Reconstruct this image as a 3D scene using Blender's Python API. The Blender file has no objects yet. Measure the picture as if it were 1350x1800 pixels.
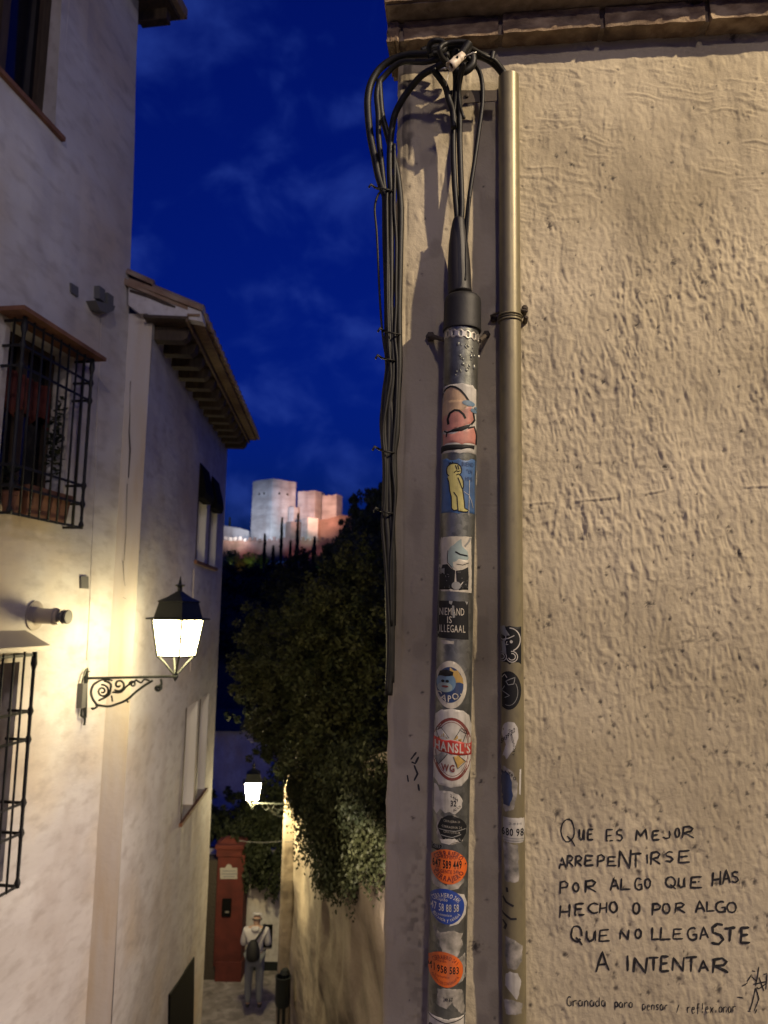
import bpy, math, random
import numpy as np
from mathutils import Vector, Matrix, Quaternion
from mathutils.geometry import delaunay_2d_cdt
random.seed(7); RNG = np.random.default_rng(11)
sc = bpy.context.scene
COL = sc.collection

# ------------------------------------------------------------------ camera
F = 1350.0; PITCH = math.radians(7.6); ROLL = math.radians(1.0)
CAM = Vector((0, 0, 1.6))
MROT = Matrix.Rotation(math.radians(90) + PITCH, 3, 'X') @ Matrix.Rotation(ROLL, 3, 'Z')
cd = bpy.data.cameras.new('camera'); cam = bpy.data.objects.new('camera', cd); COL.objects.link(cam)
cam.location = CAM; cam.rotation_euler = MROT.to_euler()
cd.sensor_fit = 'VERTICAL'; cd.sensor_height = 36.0; cd.lens = 27.0
cd.clip_start = 0.05; cd.clip_end = 5000
cd.dof.use_dof = True; cd.dof.focus_distance = 1.76; cd.dof.aperture_fstop = 27.0 / 5.0
sc.camera = cam
sc.view_settings.view_transform = 'Standard'; sc.view_settings.look = 'None'
sc.view_settings.exposure = 0.0; sc.view_settings.gamma = 1.0
sc.view_settings.use_curve_mapping = False
sc.render.engine = 'CYCLES'
sc.cycles.max_bounces = 6; sc.cycles.diffuse_bounces = 3; sc.cycles.glossy_bounces = 3
sc.cycles.sample_clamp_indirect = 3.0
sc.cycles.use_denoising = True
try: sc.cycles.use_light_tree = True
except Exception: pass

# ------------------------------------------------------------------ world: late dusk sky
world = bpy.data.worlds.new('World'); sc.world = world; world.use_nodes = True
wn = world.node_tree.nodes; wl = world.node_tree.links; wn.clear()
w_out = wn.new('ShaderNodeOutputWorld'); w_bg = wn.new('ShaderNodeBackground')
w_sky = wn.new('ShaderNodeTexSky'); w_sky.sky_type = 'NISHITA'; w_sky.sun_disc = False
w_sky.sun_elevation = math.radians(-1.0); w_sky.sun_rotation = math.radians(200)
w_sky.altitude = 700; w_sky.air_density = 1.0; w_sky.dust_density = 0.3; w_sky.ozone_density = 3.0
w_tint = wn.new('ShaderNodeMix'); w_tint.data_type = 'RGBA'; w_tint.blend_type = 'MULTIPLY'
w_tint.inputs[0].default_value = 1.0
w_tint.inputs[7].default_value = (0.05, .42, 3.1, 1)
w_tc = wn.new('ShaderNodeTexCoord'); w_map = wn.new('ShaderNodeMapping'); w_map.inputs['Scale'].default_value = (3.0, 3.0, 3.8)
w_map.inputs['Location'].default_value = (0.3, 0.1, 0.45)
w_n = wn.new('ShaderNodeTexNoise'); w_n.inputs['Scale'].default_value = 3.6; w_n.inputs['Detail'].default_value = 5; w_n.inputs['Roughness'].default_value = 0.5
w_n.inputs['Distortion'].default_value = 0.3
w_r = wn.new('ShaderNodeMapRange'); w_r.inputs['From Min'].default_value = 0.47; w_r.inputs['From Max'].default_value = 0.80
w_r.interpolation_type = 'SMOOTHSTEP'
w_cl = wn.new('ShaderNodeMix'); w_cl.data_type = 'RGBA'
w_cl.inputs[7].default_value = (0.22, 0.50, 2.6, 1)
wl.new(w_tc.outputs['Generated'], w_map.inputs['Vector']); wl.new(w_map.outputs[0], w_n.inputs['Vector'])
wl.new(w_n.outputs['Fac'], w_r.inputs['Value'])
wl.new(w_sky.outputs[0], w_tint.inputs[6]); wl.new(w_tint.outputs[2], w_cl.inputs[6])
w_m = wn.new('ShaderNodeMath'); w_m.operation = 'MULTIPLY'; w_m.inputs[1].default_value = 0.38
wl.new(w_r.outputs[0], w_m.inputs[0]); wl.new(w_m.outputs[0], w_cl.inputs[0])
wl.new(w_cl.outputs[2], w_bg.inputs['Color'])
w_bg.inputs['Strength'].default_value = 0.15  # sky
wl.new(w_bg.outputs[0], w_out.inputs['Surface'])

# ------------------------------------------------------------------ helpers
def ray(px, py):
    return (MROT @ Vector(((px - 675) / F, -(py - 900) / F, -1))).normalized()
def hit(px, py, p0, n):
    d = ray(px, py); t = (p0 - CAM).dot(n) / d.dot(n); return CAM + d * t
def PY(px, py, y):
    d = ray(px, py); return CAM + d * (y / d.y)
def proj(p):
    q = MROT.transposed() @ (Vector(p) - CAM)
    return (675 + F * q.x / -q.z, 900 - F * q.y / -q.z)

ORG = {}
def org(o): return ORG.get(o.name, Vector((0, 0, 0))) if o else Vector((0, 0, 0))
class MB:
    def __init__(s): s.v = []; s.f = []; s.m = []
    def add(s, vs, fs, mi=0):
        b = len(s.v); s.v += [tuple(v) for v in vs]; s.f += [tuple(i + b for i in f) for f in fs]; s.m += [mi] * len(fs)
        return s
    def hexa(s, c, mi=0):       # 8 corners: bottom 4 ccw, top 4
        return s.add(c, [(0, 3, 2, 1), (4, 5, 6, 7), (0, 1, 5, 4), (1, 2, 6, 5), (2, 3, 7, 6), (3, 0, 4, 7)], mi)
    def box(s, a, b, mi=0):
        (x0, y0, z0), (x1, y1, z1) = a, b
        return s.hexa([(x0, y0, z0), (x1, y0, z0), (x1, y1, z0), (x0, y1, z0), (x0, y0, z1), (x1, y0, z1), (x1, y1, z1), (x0, y1, z1)], mi)
    def obox(s, o, X, Y, Z, mi=0):   # corner o and three edge vectors
        o = Vector(o); X = Vector(X); Y = Vector(Y); Z = Vector(Z)
        return s.hexa([o, o + X, o + X + Y, o + Y, o + Z, o + X + Z, o + X + Y + Z, o + Y + Z], mi)
    def tube(s, pts, r, n=8, mi=0, cap=True):
        pts = [Vector(p) for p in pts]; N = len(pts)
        rs = r if isinstance(r, (list, tuple)) else [r] * N
        vs = []; prev = None
        for i, p in enumerate(pts):
            t = (pts[min(i + 1, N - 1)] - pts[max(i - 1, 0)])
            t = t.normalized() if t.length > 1e-9 else Vector((0, 0, 1))
            if prev is None:
                a = Vector((0, 0, 1)) if abs(t.z) < .9 else Vector((1, 0, 0)); u = t.cross(a).normalized()
            else:
                u = (prev - t * prev.dot(t)); u = u.normalized() if u.length > 1e-6 else t.orthogonal().normalized()
            prev = u; w = t.cross(u)
            for k in range(n):
                a = 2 * math.pi * k / n; vs.append(p + (u * math.cos(a) + w * math.sin(a)) * rs[i])
        fs = [(i * n + k, i * n + (k + 1) % n, (i + 1) * n + (k + 1) % n, (i + 1) * n + k) for i in range(N - 1) for k in range(n)]
        if cap: fs += [tuple(range(n - 1, -1, -1)), tuple((N - 1) * n + k for k in range(n))]
        return s.add(vs, fs, mi)
    def lathe(s, o, prof, n=16, mi=0, X=(1, 0, 0), Y=(0, 1, 0), Z=(0, 0, 1), rot=0):   # prof: (r, h)
        o = Vector(o); X = Vector(X); Y = Vector(Y); Z = Vector(Z); vs = []
        for r, h in prof:
            for k in range(n):
                a = 2 * math.pi * k / n + rot; vs.append(o + X * (r * math.cos(a)) + Y * (r * math.sin(a)) + Z * h)
        N = len(prof)
        fs = [(i * n + k, i * n + (k + 1) % n, (i + 1) * n + (k + 1) % n, (i + 1) * n + k) for i in range(N - 1) for k in range(n)]
        fs += [tuple(range(n - 1, -1, -1)), tuple((N - 1) * n + k for k in range(n))]
        return s.add(vs, fs, mi)
    def prism(s, poly, D, mi=0):     # polygon (world points) extruded by D
        n = len(poly); D = Vector(D); poly = [Vector(p) for p in poly]
        vs = poly + [p + D for p in poly]
        fs = [tuple(range(n)), tuple(range(2 * n - 1, n - 1, -1))] + [(i, (i + 1) % n, n + (i + 1) % n, n + i)[::-1] for i in range(n)]
        return s.add(vs, fs, mi)

def mk(name, mb, mats, parent=None, smooth=False, base=None):
    if not isinstance(mats, (list, tuple)): mats = [mats]
    if parent is not None: o0 = org(parent)
    else:
        if base is None:
            a = np.array(mb.v); base = ((a[:, 0].min() + a[:, 0].max()) / 2, (a[:, 1].min() + a[:, 1].max()) / 2, a[:, 2].min())
        o0 = Vector(base)
    me = bpy.data.meshes.new(name)
    me.from_pydata([(v[0] - o0.x, v[1] - o0.y, v[2] - o0.z) for v in mb.v], [], mb.f)
    for m in mats: me.materials.append(m)
    if len(mats) > 1: me.polygons.foreach_set('material_index', mb.m)
    if smooth: me.polygons.foreach_set('use_smooth', [True] * len(me.polygons))
    me.validate(); me.update()
    o = bpy.data.objects.new(name, me); COL.objects.link(o)
    if parent is not None: o.parent = parent
    else: o.location = o0
    ORG[o.name] = o0
    return o
def soft(o, ang=40):
    me = o.data; me.polygons.foreach_set('use_smooth', [True] * len(me.polygons))
    try: me.set_sharp_from_angle(angle=math.radians(ang))
    except Exception: pass
    return o
def tag(o, label=None, cat=None, group=None, kind=None):
    if label: o['label'] = label
    if cat: o['category'] = cat
    if group: o['group'] = group
    if kind: o['kind'] = kind
    return o
def thing(name, loc, label, cat, group=None):
    o = bpy.data.objects.new(name, None); COL.objects.link(o); o.location = loc; o.empty_display_size = .1
    ORG[o.name] = Vector(loc); return tag(o, label, cat, group)
def dup(o, loc, parent=None, rot=None):
    c = o.copy(); COL.objects.link(c)
    if parent is not None: c.parent = parent
    c.location = loc
    if rot is not None: c.rotation_euler = rot
    return c
def spline(pts, k=6):
    pts = [Vector(p) for p in pts]; out = []
    for i in range(len(pts) - 1):
        a = pts[max(i - 1, 0)]; b = pts[i]; c = pts[i + 1]; d = pts[min(i + 2, len(pts) - 1)]
        for j in range(k):
            t = j / k; out.append(.5 * ((2 * b) + (c - a) * t + (2 * a - 5 * b + 4 * c - d) * t * t + (3 * b - a - 3 * c + d) * t ** 3))
    out.append(pts[-1]); return out

# ------------------------------------------------------------------ materials
def mat(name, col, rough=.7, metal=0., noise=None, bump=None, streak=None, emit=None, estr=0, spec=None, voro=None, sss=None):
    """noise=(scale,[colours],detail)  bump=(scale,strength,dist,(sx,sy,sz))  streak=(colour,amount,scale)"""
    m = bpy.data.materials.new(name); m.use_nodes = True; nt = m.node_tree; N = nt.nodes; L = nt.links
    b = N['Principled BSDF']; b.inputs['Base Color'].default_value = (*col, 1); b.inputs['Roughness'].default_value = rough
    b.inputs['Metallic'].default_value = metal
    if spec is not None: b.inputs['Specular IOR Level'].default_value = spec
    geo = N.new('ShaderNodeNewGeometry'); cur = None
    def tex(scale, detail, sx=(1, 1, 1), kind='ShaderNodeTexNoise'):
        mp = N.new('ShaderNodeMapping'); mp.inputs['Scale'].default_value = sx
        L.new(geo.outputs['Position'], mp.inputs['Vector'])
        t = N.new(kind); t.inputs['Scale'].default_value = scale
        if kind == 'ShaderNodeTexNoise': t.inputs['Detail'].default_value = detail
        L.new(mp.outputs[0], t.inputs['Vector']); return t
    if noise:
        t = tex(noise[0], noise[2] if len(noise) > 2 else 4, noise[3] if len(noise) > 3 else (1, 1, 1))
        r = N.new('ShaderNodeValToRGB'); cs = noise[1]; r.color_ramp.elements[0].position = .3; r.color_ramp.elements[1].position = .7
        r.color_ramp.elements[0].color = (*cs[0], 1); r.color_ramp.elements[1].color = (*cs[-1], 1)
        for i, c in enumerate(cs[1:-1]):
            e = r.color_ramp.elements.new(.3 + .4 * (i + 1) / (len(cs) - 1)); e.color = (*c, 1)
        L.new(t.outputs['Fac'], r.inputs['Fac']); cur = r.outputs['Color']
    for st in ([streak] if streak and not isinstance(streak, list) else (streak or [])):
        t = tex(st[2], 4, st[3] if len(st) > 3 else (1, 1, .12))
        mr = N.new('ShaderNodeMapRange'); mr.inputs['From Min'].default_value = .5; mr.inputs['From Max'].default_value = .75
        mr.inputs['To Max'].default_value = st[1]; L.new(t.outputs['Fac'], mr.inputs['Value'])
        mx = N.new('ShaderNodeMix'); mx.data_type = 'RGBA'; mx.inputs[7].default_value = (*st[0], 1)
        if cur is not None: L.new(cur, mx.inputs[6])
        else: mx.inputs[6].default_value = (*col, 1)
        L.new(mr.outputs[0], mx.inputs[0]); cur = mx.outputs[2]
    if voro:
        t = tex(voro[0], 0, kind='ShaderNodeTexVoronoi', sx=voro[2] if len(voro) > 2 else (1, 1, 1))
        hs = N.new('ShaderNodeSeparateColor'); L.new(t.outputs['Color'], hs.inputs[0])
        mr = N.new('ShaderNodeMapRange'); mr.inputs['To Min'].default_value = 1 - voro[1]; mr.inputs['To Max'].default_value = 1 + voro[1]
        L.new(hs.outputs[0], mr.inputs['Value'])
        mx = N.new('ShaderNodeMix'); mx.data_type = 'RGBA'; mx.blend_type = 'MULTIPLY'; mx.inputs[0].default_value = 1
        if cur is not None: L.new(cur, mx.inputs[6])
        else: mx.inputs[6].default_value = (*col, 1)
        L.new(mr.outputs[0], mx.inputs[7]); cur = mx.outputs[2]
    if cur is not None: L.new(cur, b.inputs['Base Color'])
    prevb = None
    for bp in ([bump] if bump and not isinstance(bump, list) else (bump or [])):
        t = tex(bp[0], 5, bp[3] if len(bp) > 3 else (1, 1, 1))
        bn = N.new('ShaderNodeBump'); bn.inputs['Strength'].default_value = bp[1]; bn.inputs['Distance'].default_value = bp[2]
        L.new(t.outputs['Fac'], bn.inputs['Height'])
        if prevb: L.new(prevb, bn.inputs['Normal'])
        prevb = bn.outputs[0]
    if prevb: L.new(prevb, b.inputs['Normal'])
    if emit: b.inputs['Emission Color'].default_value = (*emit, 1); b.inputs['Emission Strength'].default_value = estr
    m['b'] = 1
    return m

def leafmat(name, c0, c1):
    m = mat(name, c0, .65, spec=.25, noise=(3.0, [c0, c1], 3)); return m
M = {}
M['white'] = mat('white limewash', (.62, .60, .58), .85, noise=(2.4, [(.52, .49, .465), (.60, .575, .56), (.68, .66, .64)], 7, (1, .3, .8)),
                 streak=[((.56, .43, .27), .75, 1.9, (1, .35, .45)), ((.40, .34, .30), .5, 6.0, (1, .4, .35)), ((.33, .29, .26), .5, 14, (1, .3, .8))], bump=[(7, .5, .03, (1, .4, 1)), (30, .3, .008, (1, .4, 1))])
M['ochre'] = mat('limewash with ochre', (.66, .56, .40), .85, noise=(1.6, [(.56, .43, .27), (.60, .53, .44), (.62, .58, .54)], 6, (4, 4, .5)),
                 streak=((.60, .52, .44), .7, 4), bump=[(9, .3, .02), (60, .15, .004)])
M['jamb_lit'] = mat('whitewash painted lit', (.78, .76, .72), .8)  # paler than the wall, paints in the lamplight on the window reveals
M['iron'] = mat('black iron', (.006, .006, .006), .6, .1, bump=(60, .2, .003))
M['lampiron'] = mat('dark green lamp iron', (.03, .035, .03), .45, .4, bump=(60, .2, .002))
M['rubber'] = mat('black cable rubber', (.006, .0055, .005), .5, noise=(40, [(.004, .004, .0035), (.012, .011, .009)], 3), spec=.3)
M['dark'] = mat('dark interior', (.005, .005, .005), .9, spec=.1)
M['glass'] = mat('window glass at night', (.006, .006, .010), .08)
M['wood'] = mat('dark wood', (.055, .035, .022), .7, noise=(6, [(.035, .022, .014), (.075, .05, .03)], 5, (6, 6, 1)), bump=(30, .3, .004))
M['board'] = mat('eave boards', (.20, .13, .07), .75, noise=(6, [(.14, .09, .05), (.27, .18, .10)], 5, (1, 6, 6)), bump=(30, .3, .004))
M['terra'] = mat('terracotta', (.2, .09, .05), .85, noise=(8, [(.13, .055, .03), (.24, .11, .06)], 4), bump=(50, .3, .003))
M['tile'] = mat('old roof tile', (.30, .20, .13), .85, noise=(5, [(.22, .13, .08), (.36, .28, .2)], 5), bump=(40, .4, .004))
M['mortar'] = mat('tile mortar', (.52, .46, .40), .9, bump=(60, .4, .003))
M['curtain'] = mat('red curtain', (.12, .02, .015), .8, noise=(12, [(.06, .01, .008), (.15, .03, .02)], 3, (1, 1, .2)))
M['steel'] = mat('galvanised steel', (.2, .21, .19), .42, .75, noise=(16, [(.11, .115, .10), (.17, .175, .155), (.25, .25, .22)], 6, (1, 1, .6)),
                 streak=[((.07, .065, .05), .8, 20, (1, 1, .4))], voro=(90, .18), bump=[(28, .5, .003, (1, 1, .6)), (140, .25, .001)])
M['conduit'] = mat('olive beige conduit paint', (.25, .215, .13), .42, .3, noise=(10, [(.17, .145, .08), (.225, .195, .11)], 4, (3, 3, .15)),
                   bump=[(120, .10, .0008)], streak=((.1, .085, .06), .5, 60, (1, 1, .5)))
M['zinc'] = mat('zinc strap', (.42, .40, .34), .45, .7, noise=(60, [(.3, .28, .24), (.5, .48, .42)], 4))
M['bolt'] = mat('rusty bolt', (.07, .055, .04), .7, .4, bump=(200, .5, .001))
M['tape'] = mat('yellowed plastic connector', (.55, .47, .36), .5, noise=(80, [(.45, .36, .26), (.62, .55, .44)], 4), bump=(200, .4, .001))
M['ink'] = mat('black marker ink', (.012, .011, .011), .6)
M['brick'] = mat('old brown brick', (.20, .13, .075), .9, noise=(22, [(.085, .055, .035), (.16, .105, .06), (.27, .2, .12)], 7, (1, 1, 2.2)),
                 streak=[((.42, .32, .20), .8, 16, (1, 1, 1.6)), ((.05, .035, .025), .7, 9, (1, 1, 1.2))], bump=[(35, .9, .010), (160, .5, .002)])
M['pale'] = mat('mortar joint', (.20, .15, .10), .95, noise=(30, [(.11, .08, .05), (.26, .2, .14)], 5), bump=[(60, .8, .006)])
M['stone'] = mat('stained garden wall', (.40, .33, .26), .9, noise=(1.6, [(.13, .10, .075), (.34, .28, .21), (.46, .38, .29)], 8, (1, .3, 1)),
                 streak=[((.08, .065, .05), .8, 2.2, (1, .25, 1.2)), ((.50, .42, .33), .6, 4., (1, .3, 1))], bump=[(4, .6, .06, (1, .4, 1)), (30, .4, .01)])
M['ground'] = mat('stone paving', (.30, .27, .24), .8, noise=(2.5, [(.18, .16, .14), (.34, .31, .28)], 6), voro=(9, .25), bump=[(12, .6, .02)])
M['earth'] = mat('dark earth', (.05, .045, .035), .95, noise=(.3, [(.03, .03, .02), (.07, .06, .04)], 5))
M['hill'] = mat('wooded hill', (.03, .035, .022), .95, noise=(.08, [(.015, .02, .012), (.045, .045, .03)], 6), bump=[(.25, 1, 3.)])
M['redwall'] = mat('red brick pillar', (.2, .03, .02), .85, noise=(5, [(.07, .012, .008), (.12, .022, .014)], 4), bump=(40, .4, .004))
M['plaque'] = mat('white plaque', (.36, .34, .31), .7)
M['leaf'] = leafmat('olive green leaves', (.024, .033, .011), (.085, .085, .03))
M['leafivy'] = leafmat('deep green ivy leaves', (.012, .018, .006), (.045, .05, .018))
M['leafdark'] = leafmat('dark green leaves', (.010, .015, .007), (.03, .036, .016))
M['leafpale'] = leafmat('silvery conifer leaves', (.02, .03, .02), (.06, .075, .05))
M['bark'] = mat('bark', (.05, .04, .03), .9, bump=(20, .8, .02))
M['tower'] = mat('rammed earth tower', (.45, .42, .40), .9, noise=(.12, [(.32, .29, .27), (.45, .42, .39), (.54, .51, .48)], 8, (1, 1, 2.5)),
                 streak=[((.25, .2, .18), .6, .3)], bump=[(.5, .7, .6, (1, 1, 3))])
M['towerred'] = mat('red earth wall', (.25, .16, .13), .9, noise=(.15, [(.12, .08, .06), (.32, .2, .16)], 7), bump=[(.4, .8, .8)])
M['hoodie'] = mat('pale grey hoodie', (.50, .48, .50), .9, bump=(40, .4, .006))
M['jeans'] = mat('grey jeans', (.16, .17, .20), .9, bump=(40, .4, .005))
M['skin'] = mat('skin', (.42, .27, .20), .6)
M['hair'] = mat('dark hair', (.05, .04, .035), .8)
M['bag'] = mat('black bag', (.012, .012, .013), .7)
M['shoe'] = mat('dark shoes', (.03, .03, .03), .6)
M['bin'] = mat('dark bin', (.02, .025, .025), .5, .3)
M['plastic'] = mat('grey plastic', (.12, .12, .115), .6)
M['pvc'] = mat('painted steel flue', (.34, .30, .27), .5, .3)

def stick(name, c, rough=.5): 
    return mat(name, c, rough, noise=(26, [tuple(x * .5 for x in c), tuple(x * .72 for x in c), tuple(x * .85 for x in c)], 6), streak=[((.09, .08, .065), .45, 70), ((.12, .11, .09), .4, 22)], bump=(60, .25, .0015))
S = dict(cream=stick('sticker cream', (.60, .55, .44)), white=stick('sticker white', (.58, .55, .48)), black=mat('sticker black', (.009, .009, .009), .6, spec=.25),
         orange=stick('sticker orange', (.80, .15, .015)), red=stick('sticker red', (.50, .03, .015)), blue=stick('sticker blue', (.015, .055, .30)),
         sky=stick('sticker mid blue', (.05, .13, .30)), yellow=stick('sticker yellow', (.58, .52, .17)), pink=stick('sticker pink', (.60, .25, .19)),
         peach=stick('sticker peach', (.62, .42, .25)), steelblue=stick('sticker grey blue', (.14, .24, .34)), grey=stick('sticker grey', (.27, .27, .25)),
         tan=stick('sticker beer', (.5, .32, .08)), navy=stick('sticker navy', (.02, .045, .13)), maroon=stick('sticker dark red', (.20, .025, .015)),
         teal=stick('sticker pale teal', (.30, .38, .36)), paper=mat('peeled paper', (.34, .31, .26), .8, noise=(45, [(.10, .095, .08), (.24, .22, .18), (.38, .35, .30)], 7)))
SK = list(S.keys()); SM = [S[k] for k in SK]
# ================================================================== NEAR WALL (plastered building on the right)
KW = 0.11
W0 = Vector((0, 1.78, 0)); WT = Vector((1, -KW, 0)).normalized(); WN = Vector((-KW, -1, 0)).normalized()
def w2uz(px, py, off=0.0):
    p = hit(px, py, W0 + WN * off, WN); return (p - W0).dot(WT), p.z
def wpt(u, z, h=0.0): return W0 + WT * u + Vector((0, 0, z)) + WN * h

def vnoise(u, z, cu, cz, seed):
    r = np.random.default_rng(seed); g = r.random((512, 512))
    a = u / cu + 100.3; b = z / cz + 77.7
    i = np.floor(a).astype(int); j = np.floor(b).astype(int); fa = a - i; fb = b - j
    fa = fa * fa * fa * (fa * (fa * 6 - 15) + 10); fb = fb * fb * fb * (fb * (fb * 6 - 15) + 10)
    i0 = i % 512; i1 = (i + 1) % 512; j0 = j % 512; j1 = (j + 1) % 512
    return (g[i0, j0] * (1 - fa) + g[i1, j0] * fa) * (1 - fb) + (g[i0, j1] * (1 - fa) + g[i1, j1] * fa) * fb - .5
def rotn(u, z, ang, cu, cz, seed):
    c, s = math.cos(ang), math.sin(ang); return vnoise(u * c + z * s, -u * s + z * c, cu, cz, seed)

U0 = w2uz(697, 1000)[0]                      # the corner
UP = w2uz(893, 1000)[0]                      # right conduit
ZTOP = w2uz(900, 88)[1]
CRACK = [w2uz(*p) for p in [(700, 884), (760, 890), (850, 886), (920, 886), (1020, 880), (1100, 872), (1170, 861), (1230, 857), (1290, 858), (1360, 853)]]
_r = np.random.default_rng(5)
PITS = []
for _ in range(420):
    px = _r.uniform(915, 1360); py = _r.uniform(110, 1800); 
    if _r.random() < .35: py = _r.uniform(1050, 1800)
    u, z = w2uz(px, py); PITS.append((u, z, _r.uniform(.0014, .0042) * (1.4 if _r.random() < .12 else 1), _r.uniform(.5, 1.2)))
for _ in range(70):
    u, z = w2uz(_r.uniform(712, 870), _r.uniform(140, 1800)); PITS.append((u, z, _r.uniform(.0012, .003), _r.uniform(.4, 1.0)))
for px, py, rr in [(979, 1430, .0065), (1118, 1433, .004), (993, 1679, .005), (1083, 1696, .004), (1264, 1740, .006), (1000, 1440, .003), (846, 1374, .0035), (1300, 975, .006),
                   (1077, 313, .005), (835, 1665, .009), (1289, 65, .008), (1100, 1080, .004), (1177, 1089, .003)]:
    u, z = w2uz(px, py); PITS.append((u, z, rr, 1.0))
def smooth(a, b, x):
    t = np.clip((x - a) / (b - a), 0, 1); return t * t * (3 - 2 * t)
def wall_h(u, z):
    """relief of the plaster (m towards the street) and how dirty it is"""
    u = np.asarray(u, float); z = np.asarray(z, float)
    wu = u + .012 * vnoise(u, z, .05, .08, 3); wz = z + .02 * vnoise(u, z, .07, .07, 4)
    rough = smooth(UP - .03, UP + .03, u)                     # smoother between the corner and the conduit
    topz = smooth(ZTOP - .62, ZTOP - .30, z + .05 * vnoise(u, z, .2, .2, 9) * 2)
    h = .010 * vnoise(u, z, .30, .35, 1) + .005 * vnoise(u, z, .11, .14, 2)
    rip = 1 - 2 * np.abs(vnoise(wu, wz, .013, .042, 6)) * 2
    rip2 = 1 - 2 * np.abs(rotn(wu, wz, .25, .008, .022, 7)) * 2
    blob = smooth(.10, .38, vnoise(wu, wz, .012, .022, 21))
    pat = .6 + .4 * smooth(-.15, .2, vnoise(u, z, .10, .12, 8))
    low = .55 + .45 * smooth(ZTOP - 1.7, ZTOP - 1.2, z)
    a = rough * (1 - .72 * topz) * pat * low
    h = h + a * (.0014 * rip + .0016 * rip2 + .0017 * blob)
    diag = 1 - 2 * np.abs(rotn(wu, wz, 1.35, .006, .10, 12)) * 2
    h = h + rough * topz * (.0016 * np.clip(diag - .35, 0, 1) * 2 * smooth(0, .2, vnoise(u, z, .09, .05, 14) + .08)) + topz * rough * .0022 * vnoise(wu, wz, .022, .022, 15)
    h = h + (1 - rough) * (.0016 * vnoise(wu, wz, .022, .05, 16) + .0022 * smooth(.22, .4, vnoise(wu, wz, .02, .05, 17)))
    tf = .85 * low * (1 - .65 * topz) * (.55 + .45 * smooth(-.2, .2, vnoise(u, z, .16, .2, 23)))
    h = h + .0007 * vnoise(u, z, .0052, .007, 18) + tf * (rough * .0016 * smooth(.22, .34, vnoise(wu, wz, .0075, .012, 19)) - rough * .0014 * smooth(.30, .40, vnoise(wu, wz, .008, .010, 20)) + .0012 * (1 - 2 * np.abs(rotn(u, z, -.2, .022, .09, 22)) * 2) * rough * pat)
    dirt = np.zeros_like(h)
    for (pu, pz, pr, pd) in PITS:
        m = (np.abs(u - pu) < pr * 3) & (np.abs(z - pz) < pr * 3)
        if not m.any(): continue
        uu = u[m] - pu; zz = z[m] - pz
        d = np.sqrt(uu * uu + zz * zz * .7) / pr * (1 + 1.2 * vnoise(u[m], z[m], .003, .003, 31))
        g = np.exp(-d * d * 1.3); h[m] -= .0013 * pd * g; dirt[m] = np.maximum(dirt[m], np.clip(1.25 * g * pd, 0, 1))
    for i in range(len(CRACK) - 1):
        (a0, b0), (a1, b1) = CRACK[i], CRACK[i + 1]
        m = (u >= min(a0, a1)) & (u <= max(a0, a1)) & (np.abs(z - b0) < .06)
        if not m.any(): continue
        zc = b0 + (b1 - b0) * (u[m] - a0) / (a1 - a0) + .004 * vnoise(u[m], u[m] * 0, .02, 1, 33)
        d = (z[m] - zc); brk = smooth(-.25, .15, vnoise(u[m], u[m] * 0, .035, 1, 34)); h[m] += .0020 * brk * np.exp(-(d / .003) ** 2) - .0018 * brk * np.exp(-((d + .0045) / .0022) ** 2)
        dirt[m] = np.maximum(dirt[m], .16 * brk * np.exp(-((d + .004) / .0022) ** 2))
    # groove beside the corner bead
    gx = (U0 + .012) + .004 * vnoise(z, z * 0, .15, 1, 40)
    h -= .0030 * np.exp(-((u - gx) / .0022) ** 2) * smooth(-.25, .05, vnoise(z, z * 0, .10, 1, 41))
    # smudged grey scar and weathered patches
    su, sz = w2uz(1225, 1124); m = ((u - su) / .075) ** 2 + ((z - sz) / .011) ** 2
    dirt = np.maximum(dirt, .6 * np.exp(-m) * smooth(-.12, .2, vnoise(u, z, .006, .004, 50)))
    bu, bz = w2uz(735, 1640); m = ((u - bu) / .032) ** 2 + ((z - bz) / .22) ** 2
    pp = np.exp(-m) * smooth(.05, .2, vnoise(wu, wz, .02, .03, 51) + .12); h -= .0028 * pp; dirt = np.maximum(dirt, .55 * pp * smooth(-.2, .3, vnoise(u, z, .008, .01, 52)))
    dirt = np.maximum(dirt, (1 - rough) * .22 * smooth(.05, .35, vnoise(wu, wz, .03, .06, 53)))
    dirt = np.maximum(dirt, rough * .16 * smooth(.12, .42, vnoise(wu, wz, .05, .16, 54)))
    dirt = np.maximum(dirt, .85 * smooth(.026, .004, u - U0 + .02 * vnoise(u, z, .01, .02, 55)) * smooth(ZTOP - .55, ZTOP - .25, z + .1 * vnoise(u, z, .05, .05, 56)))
    return h, dirt
def _unused(u, z):
    a, b = wall_h(np.array([u]), np.array([z])); return float(a[0])

# plaster material with the stain mask from the mesh
pm = mat('rough painted plaster', (.42, .35, .24), .85, noise=(2.2, [(.31, .26, .165), (.42, .36, .245), (.47, .405, .285)], 7),
         bump=[(260, .5, .0014), (95, .42, .003), (45, .3, .004, (1, 1, .5))])
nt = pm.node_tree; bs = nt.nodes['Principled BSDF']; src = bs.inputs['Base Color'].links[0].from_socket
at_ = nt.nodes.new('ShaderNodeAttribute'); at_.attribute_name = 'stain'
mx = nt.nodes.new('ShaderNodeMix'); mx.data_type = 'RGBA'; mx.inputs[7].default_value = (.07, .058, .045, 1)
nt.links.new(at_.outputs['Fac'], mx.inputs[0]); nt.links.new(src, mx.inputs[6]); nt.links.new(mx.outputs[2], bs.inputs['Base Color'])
M['plaster'] = pm

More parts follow.
